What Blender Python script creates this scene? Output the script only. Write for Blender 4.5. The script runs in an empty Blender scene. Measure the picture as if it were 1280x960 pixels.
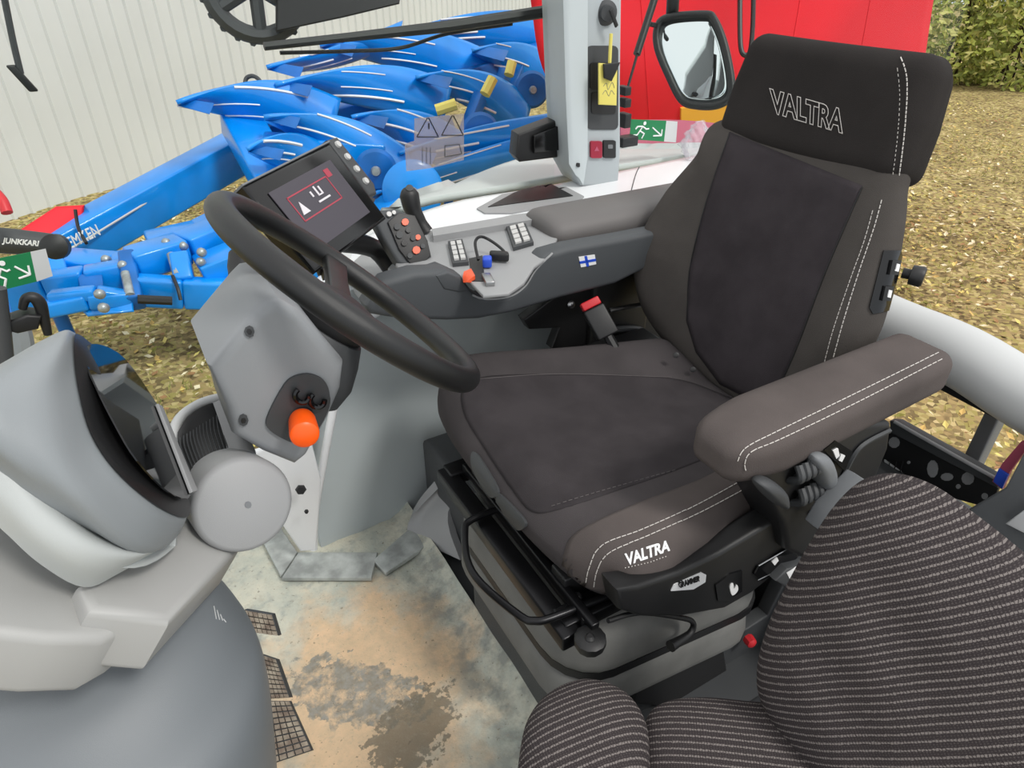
import bpy, bmesh, math, random
from mathutils import Vector, Matrix
from mathutils.bvhtree import BVHTree
from mathutils.geometry import tessellate_polygon
random.seed(7)
S = bpy.context.scene
COL = S.collection
V = Vector
# ------------------------------------------------------------------ camera
PIT = math.radians(33); FP = 850.0
CAM = V((0, 0, 1.25))
HX, HY = 0.5, math.sqrt(3) / 2
CR = V((HY, -HX, 0)); CU = V((math.sin(PIT) * HX, math.sin(PIT) * HY, math.cos(PIT)))
CF = V((math.cos(PIT) * HX, math.cos(PIT) * HY, -math.sin(PIT)))
def D(x, y): return CR * ((x - 640) / FP) + CU * ((480 - y) / FP) + CF
def P(x, y, d): return CAM + D(x, y) * d
def on(ax, v, x, y):
    q = D(x, y); return CAM + q * ((v - CAM[ax]) / q[ax])
def PX(v, x, y): return on(0, v, x, y)
def PY(v, x, y): return on(1, v, x, y)
def PZ(v, x, y): return on(2, v, x, y)
def PP(x, y, p0, n):
    q = D(x, y); return CAM + q * ((V(p0) - CAM).dot(n) / q.dot(n))
cam = bpy.data.cameras.new('camera'); co = bpy.data.objects.new('camera', cam); COL.objects.link(co)
co.matrix_world = Matrix.Translation(CAM) @ Matrix((CR, CU, -CF)).transposed().to_4x4()
cam.sensor_width = 36; cam.lens = 36 * FP / 1280; cam.clip_start = 0.02; cam.clip_end = 200
S.camera = co
S.view_settings.view_transform = 'Standard'; S.view_settings.look = 'None'
S.view_settings.gamma = 1; S.view_settings.use_curve_mapping = False
S.view_settings.exposure = 0.0

# ------------------------------------------------------------------ materials
def lin(c):
    return tuple(((v / 255) / 12.92 if v / 255 <= .04045 else ((v / 255 + .055) / 1.055) ** 2.4) for v in c) + (1,)
def mat(name, rgb, rough=.5, metal=0, noise=0, nscale=60, bump=0, bscale=300, spec=.5, coat=0, rgb2=None, coords='Object', sheen=0):
    m = bpy.data.materials.new(name); m.use_nodes = True
    nt = m.node_tree; b = nt.nodes['Principled BSDF']
    b.inputs['Base Color'].default_value = lin(rgb); b.inputs['Roughness'].default_value = rough
    b.inputs['Metallic'].default_value = metal; b.inputs['Specular IOR Level'].default_value = spec
    b.inputs['Coat Weight'].default_value = coat
    if sheen: b.inputs['Sheen Weight'].default_value = sheen
    tc = nt.nodes.new('ShaderNodeTexCoord')
    if noise or rgb2:
        n = nt.nodes.new('ShaderNodeTexNoise'); n.inputs['Scale'].default_value = nscale; n.inputs['Detail'].default_value = 5
        nt.links.new(tc.outputs[coords], n.inputs['Vector'])
        r = nt.nodes.new('ShaderNodeMapRange'); r.inputs[1].default_value = .35; r.inputs[2].default_value = .65
        nt.links.new(n.outputs['Fac'], r.inputs['Value'])
        mx = nt.nodes.new('ShaderNodeMix'); mx.data_type = 'RGBA'
        nt.links.new(r.outputs[0], mx.inputs['Factor'])
        c2 = rgb2 or tuple(max(0, v * (1 - noise)) for v in rgb)
        mx.inputs['A'].default_value = lin(rgb); mx.inputs['B'].default_value = lin(c2)
        nt.links.new(mx.outputs['Result'], b.inputs['Base Color'])
    if bump:
        n = nt.nodes.new('ShaderNodeTexNoise'); n.inputs['Scale'].default_value = bscale; n.inputs['Detail'].default_value = 3
        nt.links.new(tc.outputs[coords], n.inputs['Vector'])
        bp = nt.nodes.new('ShaderNodeBump'); bp.inputs['Strength'].default_value = bump; bp.inputs['Distance'].default_value = .002
        nt.links.new(n.outputs['Fac'], bp.inputs['Height']); nt.links.new(bp.outputs[0], b.inputs['Normal'])
    return m
def N(nt, t, **k):
    n = nt.nodes.new(t)
    for a, v in k.items(): setattr(n, a, v)
    return n
M = {}
M['fab_dark'] = mat('dark_woven_fabric', (73, 69, 70), .95, noise=.12, nscale=9, bump=.5, bscale=900, spec=.12)
M['fab_centre'] = mat('ribbed_dark_fabric', (68, 63, 66), .95, noise=.14, nscale=14, bump=.8, bscale=1200, spec=.12)
M['fab_centre2'] = mat('seat_centre_fabric', (67, 63, 65), .95, noise=.12, nscale=14, bump=.8, bscale=1200, spec=.12)
M['fab_brown'] = mat('taupe_suede_fabric', (91, 84, 82), .92, noise=.12, nscale=7, bump=.35, bscale=700, spec=.15)
M['fab_head'] = mat('charcoal_headrest_fabric', (50, 47, 46), .95, noise=.1, nscale=9, bump=.5, bscale=900, spec=.12)
M['fab_olive'] = mat('grey_side_fabric', (80, 76, 73), .95, noise=.1, nscale=9, bump=.5, bscale=900, spec=.12)
M['thread'] = mat('pale_thread', (205, 200, 195), .8)
M['thread_dim'] = mat('grey_thread', (95, 90, 90), .8)
M['black'] = mat('black_plastic', (26, 26, 27), .45, bump=.15, bscale=1500)
M['black_gloss'] = mat('black_gloss', (12, 12, 13), .15)
M['armgrey'] = mat('display_arm_grey', (164, 164, 162), .5, bump=.15, bscale=1500)
M['shellgrey'] = mat('display_shell_grey', (180, 184, 183), .5, bump=.15, bscale=1500)
M['dred'] = mat('dark_red_switch', (150, 22, 50), .4)
M['rubber'] = mat('black_rubber', (24, 25, 26), .38, bump=.2, bscale=1800)
M['dgrey'] = mat('dark_grey_plastic', (62, 64, 66), .55, bump=.2, bscale=1500)
M['cons'] = mat('console_dark_grey', (70, 73, 76), .6, bump=.2, bscale=1500)
M['mgrey'] = mat('mid_grey_plastic', (112, 115, 118), .55, bump=.2, bscale=1500)
M['bgrey'] = mat('bellows_grey', (116, 116, 113), .75, noise=.12, nscale=12, bump=.2, bscale=900)
M['lgrey'] = mat('light_grey_plastic', (148, 149, 150), .5, bump=.15, bscale=1500)
M['podgrey'] = mat('display_hood_grey', (134, 139, 142), .42, bump=.15, bscale=1500)
M['vlgrey'] = mat('pale_grey_plastic', (196, 198, 198), .5)
M['panel'] = mat('cab_panel_grey', (176, 184, 186), .5, noise=.04, nscale=2)
M['white'] = mat('white_paint', (226, 228, 230), .35)
M['wsticker'] = mat('white_print', (235, 235, 235), .6)
M['pillar'] = mat('pillar_grey', (168, 175, 178), .5)
M['steel'] = mat('steel', (170, 170, 170), .3, metal=1)
M['dsteel'] = mat('blackened_steel', (30, 30, 32), .3, metal=.6)
M['orange'] = mat('orange_plastic', (255, 92, 10), .4)
M['red'] = mat('red_plastic', (200, 40, 48), .45)
M['blue'] = mat('plough_blue_paint', (0, 142, 238), .28, noise=.10, nscale=3, spec=.5, coat=.4)
M['dblue'] = mat('deep_blue_paint', (4, 108, 196), .35, noise=.2, nscale=4)
M['bluebtn'] = mat('blue_plastic', (40, 80, 200), .4)
M['tred'] = mat('red_trailer_paint', (236, 18, 40), .6, noise=.08, nscale=1.2)
M['yellow'] = mat('yellow_plastic', (228, 214, 110), .5)
M['amber'] = mat('amber_sticker', (240, 175, 60), .5)
M['green'] = mat('safety_green', (18, 120, 70), .5)
M['salv'] = mat('galvanised_steel', (176, 182, 184), .4, metal=.6, noise=.2, nscale=20)
M['tread'] = mat('dusty_pedal_rubber', (168, 158, 142), .85, rgb2=(120, 106, 94), nscale=50)
M['screen'] = mat('screen_glass', (52, 50, 58), .12)
M['orred'] = mat('orange_button', (230, 90, 50), .4)
M['silver'] = mat('silver_keys', (190, 190, 188), .4)
M['bark'] = mat('bark', (80, 66, 50), .9, noise=.3, nscale=20)
M['pink'] = mat('pink_red_ledge', (176, 80, 104), .5)
# emissive print on the lit screen
def emis(name, rgb, s):
    m = mat(name, rgb, .3); b = m.node_tree.nodes['Principled BSDF']
    b.inputs['Emission Color'].default_value = lin(rgb); b.inputs['Emission Strength'].default_value = s; return m
M['scr_on'] = emis('lit_screen', (60, 56, 64), .2)
M['scr_red'] = emis('screen_red', (150, 50, 66), .25)
M['scr_white'] = emis('screen_white', (190, 186, 190), .4)
def glassmat(name, tint, refl=.06, rough=.0):
    m = bpy.data.materials.new(name); m.use_nodes = True; nt = m.node_tree; nt.nodes.clear()
    o = N(nt, 'ShaderNodeOutputMaterial'); t = N(nt, 'ShaderNodeBsdfTransparent'); g = N(nt, 'ShaderNodeBsdfGlossy'); mx = N(nt, 'ShaderNodeMixShader')
    t.inputs[0].default_value = tint; g.inputs['Roughness'].default_value = rough
    f = N(nt, 'ShaderNodeFresnel'); f.inputs[0].default_value = 1.08
    nt.links.new(f.outputs[0], mx.inputs[0]); nt.links.new(t.outputs[0], mx.inputs[1]); nt.links.new(g.outputs[0], mx.inputs[2])
    nt.links.new(mx.outputs[0], o.inputs[0]); return m
M['glass'] = glassmat('window_glass', (.97, .99, .98, 1))
M['clear'] = glassmat('clear_film', (.86, .86, .9, 1), rough=.12)
def stickerclear(name, rgb, a):
    m = mat(name, rgb, .5); m.node_tree.nodes['Principled BSDF'].inputs['Alpha'].default_value = a; return m
M['bag'] = stickerclear('wrinkled_bag_film', (225, 220, 228), .24)
M['filmgrey'] = stickerclear('grey_clear_label', (160, 150, 146), .42)
M['mirror'] = mat('mirror_silver', (215, 222, 224), .02, metal=1)
# striped seat fabric (UV in metres)
def stripemat():
    m = mat('striped_seat_fabric', (52, 47, 48), .95, bump=.6, bscale=500, spec=.1); nt = m.node_tree; b = nt.nodes['Principled BSDF']
    uv = N(nt, 'ShaderNodeTexCoord'); sp = N(nt, 'ShaderNodeSeparateXYZ'); nt.links.new(uv.outputs['UV'], sp.inputs[0])
    nz = N(nt, 'ShaderNodeTexNoise'); nz.inputs['Scale'].default_value = 260; nt.links.new(uv.outputs['UV'], nz.inputs['Vector'])
    def math_(op, a, bb=None):
        n = N(nt, 'ShaderNodeMath', operation=op)
        for i, s in enumerate((a, bb)):
            if s is None: continue
            if isinstance(s, (int, float)): n.inputs[i].default_value = s
            else: nt.links.new(s, n.inputs[i])
        return n.outputs[0]
    wob = math_('MULTIPLY', math_('SUBTRACT', nz.outputs['Fac'], .5), .0030)
    y = math_('ADD', sp.outputs['Y'], wob)
    fr = math_('FRACT', math_('DIVIDE', y, .0088))
    line = math_('GREATER_THAN', fr, .74)
    fx = math_('FRACT', math_('DIVIDE', math_('ADD', sp.outputs['X'], wob), .0036))
    dash = math_('GREATER_THAN', fx, .22)
    f1 = math_('MULTIPLY', line, dash)
    fr2 = math_('GREATER_THAN', math_('FRACT', math_('DIVIDE', y, .00262)), .5)
    fx2 = math_('GREATER_THAN', math_('FRACT', math_('DIVIDE', sp.outputs['X'], .0034)), .55)
    f2 = math_('MULTIPLY', math_('MULTIPLY', fr2, fx2), .16)
    f = math_('MAXIMUM', math_('MULTIPLY', f1, .8), f2)
    mx = N(nt, 'ShaderNodeMix', data_type='RGBA'); nt.links.new(f, mx.inputs['Factor'])
    mx.inputs['A'].default_value = lin((56, 51, 52)); mx.inputs['B'].default_value = lin((132, 125, 122))
    nt.links.new(mx.outputs['Result'], b.inputs['Base Color']); return m
M['stripe'] = stripemat()
def floormat():
    m = mat('dusty_rubber_mat', (150, 156, 150), .6); nt = m.node_tree; b = nt.nodes['Principled BSDF']
    tc = N(nt, 'ShaderNodeTexCoord'); g = N(nt, 'ShaderNodeNewGeometry')
    pos = g.outputs['Position']
    def noise(s, d=6, r=.6):
        n = N(nt, 'ShaderNodeTexNoise'); n.inputs['Scale'].default_value = s; n.inputs['Detail'].default_value = d; n.inputs['Roughness'].default_value = r
        nt.links.new(pos, n.inputs['Vector']); return n.outputs['Fac']
    def mr(x, a, b_):
        n = N(nt, 'ShaderNodeMapRange'); n.inputs[1].default_value = a; n.inputs[2].default_value = b_; nt.links.new(x, n.inputs[0]); return n.outputs[0]
    def mix(f, a, c):
        n = N(nt, 'ShaderNodeMix', data_type='RGBA'); nt.links.new(f, n.inputs['Factor'])
        for k, s in (('A', a), ('B', c)):
            if isinstance(s, tuple): n.inputs[k].default_value = lin(s)
            else: nt.links.new(s, n.inputs[k])
        return n.outputs['Result']
    def mth(op, a, bb):
        n = N(nt, 'ShaderNodeMath', operation=op)
        for i, s in enumerate((a, bb)):
            if isinstance(s, (int, float)): n.inputs[i].default_value = s
            else: nt.links.new(s, n.inputs[i])
        return n.outputs[0]
    def blob(cx, cy, rx, ry, rot, edge, ns, namp):
        mp = N(nt, 'ShaderNodeMapping', vector_type='TEXTURE'); mp.inputs['Location'].default_value = (cx, cy, 0); mp.inputs['Rotation'].default_value = (0, 0, rot); mp.inputs['Scale'].default_value = (rx, ry, 1)
        nt.links.new(pos, mp.inputs[0]); ln = N(nt, 'ShaderNodeVectorMath', operation='LENGTH'); nt.links.new(mp.outputs[0], ln.inputs[0])
        d = mth('ADD', ln.outputs['Value'], mth('MULTIPLY', mth('SUBTRACT', noise(ns), .5), namp))
        return mr(d, 1 + edge, 1 - edge)
    c = mix(mr(noise(9), .35, .65), (172, 178, 168), (206, 202, 184))
    c = mix(mr(noise(30), .5, .75), c, (146, 152, 148))
    tan = blob(.16, .84, .20, .23, -.3, .25, 14, 1.6)
    c = mix(tan, c, mix(mr(noise(40), .3, .7), (222, 190, 154), (202, 178, 146)))
    drk = blob(.13, .845, .07, .14, .8, .05, 35, 1.9)
    drk2 = blob(.2, .72, .09, .06, .4, .05, 60, 2.4)
    dc = mix(mr(noise(80), .35, .65), (122, 118, 106), (140, 142, 138))
    c = mix(mth('MULTIPLY', mth('MULTIPLY', drk, .9), mr(noise(28, 8, .7), .36, .52)), c, dc); c = mix(mth('MULTIPLY', drk2, .8), c, (112, 104, 88))
    c = mix(mth('MULTIPLY', mth('MULTIPLY', blob(.40, .85, .09, .5, -.1, .5, 12, 1.2), mr(noise(22), .4, .6)), .75), c, (120, 124, 120))
    specks = mr(noise(120, 3), .66, .7); c = mix(mth('MULTIPLY', specks, .6), c, (104, 94, 78))
    c = mix(mth('MULTIPLY', mr(noise(65, 8, .8), .52, .62), .35), c, (160, 152, 134))
    nt.links.new(c, b.inputs['Base Color'])
    bp = N(nt, 'ShaderNodeBump'); bp.inputs['Strength'].default_value = .7; bp.inputs['Distance'].default_value = .004
    nt.links.new(noise(45), bp.inputs['Height']); nt.links.new(bp.outputs[0], b.inputs['Normal'])
    return m
M['floor'] = floormat()
def ramp3(name, cols, scale, detail=6, rough=.9, bump=1.0, bd=.03, vor=None):
    m = mat(name, cols[0][1], rough, spec=.1); nt = m.node_tree; b = nt.nodes['Principled BSDF']
    g = N(nt, 'ShaderNodeNewGeometry'); n = N(nt, 'ShaderNodeTexNoise'); n.inputs['Scale'].default_value = scale; n.inputs['Detail'].default_value = detail; n.inputs['Roughness'].default_value = .7
    nt.links.new(g.outputs['Position'], n.inputs['Vector'])
    src = n.outputs['Fac']
    if vor:
        v = N(nt, 'ShaderNodeTexVoronoi'); v.inputs['Scale'].default_value = vor; nt.links.new(g.outputs['Position'], v.inputs['Vector'])
        sx = N(nt, 'ShaderNodeSeparateColor'); nt.links.new(v.outputs['Color'], sx.inputs[0])
        mm = N(nt, 'ShaderNodeMix', data_type='FLOAT'); mm.inputs[0].default_value = .42; nt.links.new(n.outputs['Fac'], mm.inputs[2]); nt.links.new(sx.outputs[0], mm.inputs[3]); src = mm.outputs[0]
    r = N(nt, 'ShaderNodeValToRGB'); nt.links.new(src, r.inputs[0])
    e = r.color_ramp.elements
    e[0].position = cols[0][0]; e[0].color = lin(cols[0][1]); e[1].position = cols[-1][0]; e[1].color = lin(cols[-1][1])
    for p_, c_ in cols[1:-1]:
        x = e.new(p_); x.color = lin(c_)
    nt.links.new(r.outputs[0], b.inputs['Base Color'])
    bp = N(nt, 'ShaderNodeBump'); bp.inputs['Strength'].default_value = bump; bp.inputs['Distance'].default_value = bd
    nt.links.new(src, bp.inputs['Height']); nt.links.new(bp.outputs[0], b.inputs['Normal'])
    return m
M['ground'] = ramp3('leafy_grass_ground', [(.25, (92, 78, 54)), (.4, (134, 118, 82)), (.5, (168, 146, 102)), (.6, (156, 146, 86)), (.75, (208, 188, 140))], 1.8, 8, bump=.8, bd=.05, vor=28)
for i, c in enumerate([(204, 172, 104), (218, 200, 120), (158, 122, 84), (140, 136, 70), (236, 224, 190)]):
    M['leaf%d' % i] = mat('leaf_colour', c, .7, spec=.2)
for i, c in enumerate([(196, 204, 104), (164, 174, 88), (222, 216, 136), (138, 146, 76)]):
    M['bleaf%d' % i] = mat('bush_leaf', c, .6, spec=.3)

# ------------------------------------------------------------------ geometry tools
def cat(pts, closed=False, k=6):
    pts = [V(p) for p in pts]; n = len(pts); out = []
    if n < 3 and not closed: return pts
    for i in range(n if closed else n - 1):
        if closed: a, b, c, d = pts[(i - 1) % n], pts[i], pts[(i + 1) % n], pts[(i + 2) % n]
        else: a, b, c, d = pts[max(i - 1, 0)], pts[i], pts[i + 1], pts[min(i + 2, n - 1)]
        for j in range(k):
            t = j / k
            out.append(.5 * ((2 * b) + (c - a) * t + (2 * a - 5 * b + 4 * c - d) * t * t + (3 * b - 3 * c + d - a) * t ** 3))
    if not closed: out.append(pts[-1].copy())
    return out
def cat2(pts, closed=False, k=6): return [(p.x, p.y) for p in cat([V((a, b, 0)) for a, b in pts], closed, k)]
class MB:
    def __init__(s): s.v = []; s.f = []; s.uv = {}
    def add(s, v, f, uv=None):
        o = len(s.v); s.v += [V(p) for p in v]; s.f += [tuple(i + o for i in q) for q in f]
        if uv:
            for i, t in enumerate(uv): s.uv[o + i] = t
        return s
    def bm(s, b):
        b.verts.ensure_lookup_table(); b.verts.index_update()
        s.add([v.co for v in b.verts], [[v.index for v in f.verts] for f in b.faces]); b.free(); return s
    def box(s, c, ex, ey, ez, bevel=0, seg=3):
        ex, ey, ez, c = V(ex), V(ey), V(ez), V(c); b = bmesh.new()
        vs = [b.verts.new(c + ex * i + ey * j + ez * k) for i in (-1, 1) for j in (-1, 1) for k in (-1, 1)]
        for q in ((0, 1, 3, 2), (4, 6, 7, 5), (0, 4, 5, 1), (2, 3, 7, 6), (0, 2, 6, 4), (1, 5, 7, 3)): b.faces.new([vs[i] for i in q])
        bmesh.ops.recalc_face_normals(b, faces=b.faces)
        if bevel: bmesh.ops.bevel(b, geom=b.edges[:], offset=bevel, segments=seg, affect='EDGES', profile=.5)
        return s.bm(b)
    def aabb(s, x0, x1, y0, y1, z0, z1, bevel=0, seg=3):
        return s.box(((x0 + x1) / 2, (y0 + y1) / 2, (z0 + z1) / 2), ((x1 - x0) / 2, 0, 0), (0, (y1 - y0) / 2, 0), (0, 0, (z1 - z0) / 2), bevel, seg)
    def prism(s, pts, vec, bevel=0, seg=3, scale=1):
        pts = [V(p) for p in pts]; vec = V(vec); b = bmesh.new(); n = len(pts)
        c = sum(pts, V()) / n
        lo = [b.verts.new(p) for p in pts]; hi = [b.verts.new(c + vec + (p - c) * scale) for p in pts]
        f1 = b.faces.new(lo); f2 = b.faces.new(hi[::-1]); sd = []
        for i in range(n): sd.append(b.faces.new((lo[i], hi[i], hi[(i + 1) % n], lo[(i + 1) % n])))
        bmesh.ops.recalc_face_normals(b, faces=b.faces)
        if bevel:
            ed = [e for e in b.edges if (f1 in e.link_faces or f2 in e.link_faces)]
            bmesh.ops.bevel(b, geom=ed, offset=bevel, segments=seg, affect='EDGES', profile=.5)
        big = [f for f in b.faces if len(f.verts) > 4]
        bmesh.ops.triangulate(b, faces=big)
        return s.bm(b)
    def tube(s, pts, r, closed=False, n=10, k=6, smooth=True, capr=1):
        pts = cat(pts, closed, k) if smooth else [V(p) for p in pts]
        m = len(pts); rr = r if isinstance(r, (list, tuple)) else None
        up = None; rings = []
        for i, p in enumerate(pts):
            a = pts[(i - 1) % m] if (closed or i) else p; c = pts[(i + 1) % m] if (closed or i < m - 1) else p
            t = (c - a)
            if t.length < 1e-9: t = V((0, 0, 1))
            t.normalize()
            if up is None:
                up = t.orthogonal().normalized()
            up = (up - t * up.dot(t))
            up = up.normalized() if up.length > 1e-6 else t.orthogonal().normalized()
            sd = t.cross(up)
            if rr:
                x = i / (m - 1) * (len(rr) - 1); j = min(int(x), len(rr) - 2); rad = rr[j] + (rr[j + 1] - rr[j]) * (x - j)
            else: rad = r
            rings.append([p + (up * math.cos(2 * math.pi * q / n) + sd * math.sin(2 * math.pi * q / n)) * rad for q in range(n)])
        v = [p for rg in rings for p in rg]; f = []
        for i in range(m if closed else m - 1):
            j = (i + 1) % m
            for q in range(n): f.append((i * n + q, i * n + (q + 1) % n, j * n + (q + 1) % n, j * n + q))
        if not closed:
            f.append(tuple(range(n))[::-1]); f.append(tuple((m - 1) * n + q for q in range(n)))
        return s.add(v, f)
    def lathe(s, o, ax, prof, n=32, ref=None):
        o = V(o); ax = V(ax).normalized(); a = ax.orthogonal().normalized(); b = ax.cross(a); v = []; f = []
        for r, h in prof:
            for q in range(n):
                t = 2 * math.pi * q / n; v.append(o + ax * h + (a * math.cos(t) + b * math.sin(t)) * r)
        for i in range(len(prof) - 1):
            for q in range(n): f.append((i * n + q, i * n + (q + 1) % n, (i + 1) * n + (q + 1) % n, (i + 1) * n + q))
        f.append(tuple(range(n))[::-1]); f.append(tuple((len(prof) - 1) * n + q for q in range(n)))
        return s.add(v, f)
    def pillow(s, outline, nrm, hf, hb, pw=4, rings=14, disp=None, k=6, centre=None, smooth=True, ux=None):
        o = cat(outline, True, k) if smooth else [V(p) for p in outline]
        nrm = V(nrm).normalized(); m = len(o); c = V(centre) if centre else sum(o, V()) / m
        ux = (V(ux) - nrm * V(ux).dot(nrm)).normalized() if ux else nrm.orthogonal().normalized(); uy = nrm.cross(ux)
        v = []; f = []; uv = []
        ts = [1 - (1 - i / rings) ** 1.0 for i in range(rings + 1)]
        # denser rings near the edge
        ts = [math.sin(t * math.pi / 2) for t in ts]
        for side, h in ((1, hf), (-1, hb)):
            base = len(v)
            for ri, t in enumerate(ts):
                hh = h * max(0, 1 - t ** pw) ** (1 / 2.0)
                for q in range(m):
                    p = c + (o[q] - c) * t
                    d = disp(p, t, side) if disp else V((0, 0, 0))
                    v.append(p + nrm * (hh * side) + d)
                    uv.append(((p - c).dot(ux), (p - c).dot(uy)))
            for ri in range(rings):
                for q in range(m):
                    a, b2 = base + ri * m + q, base + ri * m + (q + 1) % m
                    c2, d2 = base + (ri + 1) * m + (q + 1) % m, base + (ri + 1) * m + q
                    f.append((a, b2, c2, d2) if side > 0 else (d2, c2, b2, a))
        s.add(v, f, uv); return s
    def patch(s, rows, thick=.01, k=5, closed_u=False, sm=True):
        R = [cat(r, closed_u, k) if sm else [V(p) for p in r] for r in rows]
        cols = list(zip(*R)); Cc = [cat(c, False, k) if sm else [V(p) for p in c] for c in cols]
        R = [list(r) for r in zip(*Cc)]
        m, n = len(R), len(R[0]); nr = [[None] * n for _ in range(m)]; uv = []
        for i in range(m):
            for j in range(n):
                a = R[i][min(j + 1, n - 1)] - R[i][max(j - 1, 0)]; b = R[min(i + 1, m - 1)][j] - R[max(i - 1, 0)][j]
                q = a.cross(b)
                q = q.normalized() if q.length > 1e-12 else V((0, 0, 1))
                if q.dot(R[i][j] - CAM) > 0: q = -q
                nr[i][j] = q
        ul = [0]; vl = [0]
        mi = m // 2; mj = n // 2
        for j in range(1, n): ul.append(ul[-1] + (R[mi][j] - R[mi][j - 1]).length)
        for i in range(1, m): vl.append(vl[-1] + (R[i][mj] - R[i - 1][mj]).length)
        v = [p for r in R for p in r] + [R[i][j] - nr[i][j] * thick for i in range(m) for j in range(n)]
        uv = [(ul[j], vl[i]) for i in range(m) for j in range(n)] * 2
        f = []; o = m * n
        for i in range(m - 1):
            for j in range(n - 1):
                a, b, c, d = i * n + j, i * n + j + 1, (i + 1) * n + j + 1, (i + 1) * n + j
                f.append((a, b, c, d)); f.append((d + o, c + o, b + o, a + o))
        for j in range(n - 1):
            f.append((j + 1, j, j + o, j + 1 + o)); a = (m - 1) * n + j; f.append((a, a + 1, a + 1 + o, a + o))
        for i in range(m - 1):
            a = i * n; f.append((a, a + n, a + n + o, a + o)); a = i * n + n - 1; f.append((a + n, a, a + o, a + n + o))
        return s.add(v, f, uv)
    def rbox(s, c, ex, ey, ez, r, div=(16, 16, 8), deform=None):
        """dense rounded box; ex,ey,ez half vectors; deform(u,v,w,p) in -1..1 coords"""
        ex, ey, ez, c = V(ex), V(ey), V(ez), V(c); L = [ex.length, ey.length, ez.length]; ax = [ex.normalized(), ey.normalized(), ez.normalized()]
        idx = {}; v = []; f = []
        def vert(q):
            if q in idx: return idx[q]
            u = [2 * q[i] / div[i] - 1 for i in range(3)]
            loc = [u[i] * L[i] for i in range(3)]; inn = [max(-(L[i] - min(r, L[i] * .999)), min(L[i] - min(r, L[i] * .999), loc[i])) for i in range(3)]
            d = V([loc[i] - inn[i] for i in range(3)])
            rr = min(r, *L) if False else r
            if d.length > 1e-9:
                dn = d.normalized(); loc = [inn[i] + dn[i] * min(r, L[i]) for i in range(3)]
            p = c + ax[0] * loc[0] + ax[1] * loc[1] + ax[2] * loc[2]
            if deform: p = deform(loc[0] / L[0], loc[1] / L[1], loc[2] / L[2], p)
            idx[q] = len(v); v.append(p); return idx[q]
        for a in range(3):
            b_, c_ = (a + 1) % 3, (a + 2) % 3
            for sd in (0, div[a]):
                for i in range(div[b_]):
                    for j in range(div[c_]):
                        q = []
                        for di, dj in ((0, 0), (1, 0), (1, 1), (0, 1)):
                            t = [0, 0, 0]; t[a] = sd; t[b_] = i + di; t[c_] = j + dj; q.append(vert(tuple(t)))
                        f.append(tuple(q) if sd else tuple(q[::-1]))
        return s.add(v, f)
    def text(s, body, o, ux, uy, h, ex=.001, bold=False, shear=0, outline=0, fn=None, center=True, width=None):
        """text laid out with height h; fn(u,v,w) optional mapping from unit box"""
        c = bpy.data.curves.new('t', 'FONT'); c.body = body; c.size = 1; c.shear = shear; c.resolution_u = 3
        if outline: c.offset = .035; c.fill_mode = 'NONE'; c.bevel_depth = outline; c.bevel_resolution = 0
        else: c.extrude = .02; c.offset = .03 if bold else 0
        ob = bpy.data.objects.new('t', c); COL.objects.link(ob); dg = bpy.context.evaluated_depsgraph_get(); dg.update()
        me = bpy.data.meshes.new_from_object(ob.evaluated_get(dg)); bpy.data.objects.remove(ob); bpy.data.curves.remove(c)
        if not me.vertices: return s
        xs = [v.co.x for v in me.vertices]; ys = [v.co.y for v in me.vertices]; zs = [v.co.z for v in me.vertices]
        x0, x1, y0, y1, z1 = min(xs), max(xs), min(ys), max(ys), max(zs) or 1
        out = []
        for v in me.vertices:
            u, w, z = (v.co.x - x0) / (x1 - x0), (v.co.y - y0) / (y1 - y0), v.co.z / z1
            if fn: out.append(fn(u, w, z))
            else:
                sc = h / (y1 - y0); W = width or (x1 - x0) * sc
                nz = V(ux).normalized().cross(V(uy).normalized())
                out.append(V(o) + V(ux).normalized() * ((u - (.5 if center else 0)) * W) + V(uy).normalized() * ((w - (.5 if center else 0)) * h) + nz * z * ex)
        s.add(out, [tuple(p.vertices) for p in me.polygons]); bpy.data.meshes.remove(me); return s
    def bvh(s): return BVHTree.FromPolygons([tuple(p) for p in s.v], s.f)
    def build(s, name, m, parent=None, sharp=40, flat=False, label=None):
        me = bpy.data.meshes.new(name); off = V(parent.get('_w', (0, 0, 0))) if parent else V((0, 0, 0))
        me.from_pydata([tuple(p - off) for p in s.v], [], s.f); me.materials.append(M[m] if isinstance(m, str) else m)
        if s.uv:
            l = me.uv_layers.new(name='UVMap')
            for lp in me.loops: l.data[lp.index].uv = s.uv.get(lp.vertex_index, (0, 0))
        b = bmesh.new(); b.from_mesh(me); bmesh.ops.remove_doubles(b, verts=b.verts, dist=1e-6); bmesh.ops.recalc_face_normals(b, faces=b.faces); b.to_mesh(me); b.free()
        if not flat:
            me.shade_smooth()
            if sharp < 180: me.set_sharp_from_angle(angle=math.radians(sharp))
        o = bpy.data.objects.new(name, me); COL.objects.link(o)
        if parent: o.parent = parent
        o['_w'] = tuple(off)
        if label: o['label'] = label
        return o
def tag(o, label, c, group=None, kind=None):
    o['label'] = label; o['category'] = c
    if group: o['group'] = group
    if kind: o['kind'] = kind
    return o
def thing(name, label, c, loc, group=None):
    o = bpy.data.objects.new(name, None); COL.objects.link(o); o.location = loc; o['_w'] = tuple(loc); o.empty_display_size = .05
    return tag(o, label, c, group)
def struct(name, mb, m, parent=None, **k):
    o = mb.build(name, m, parent, **k)
    if not parent: o['kind'] = 'structure'
    return o
def castp(bv, x, y, fall=None):
    d = D(x, y).normalized(); h = bv.ray_cast(CAM, d)
    if h[0] is None: return fall if fall else (None, None)
    n = h[1]
    if n.dot(d) > 0: n = -n
    return h[0], n
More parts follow.
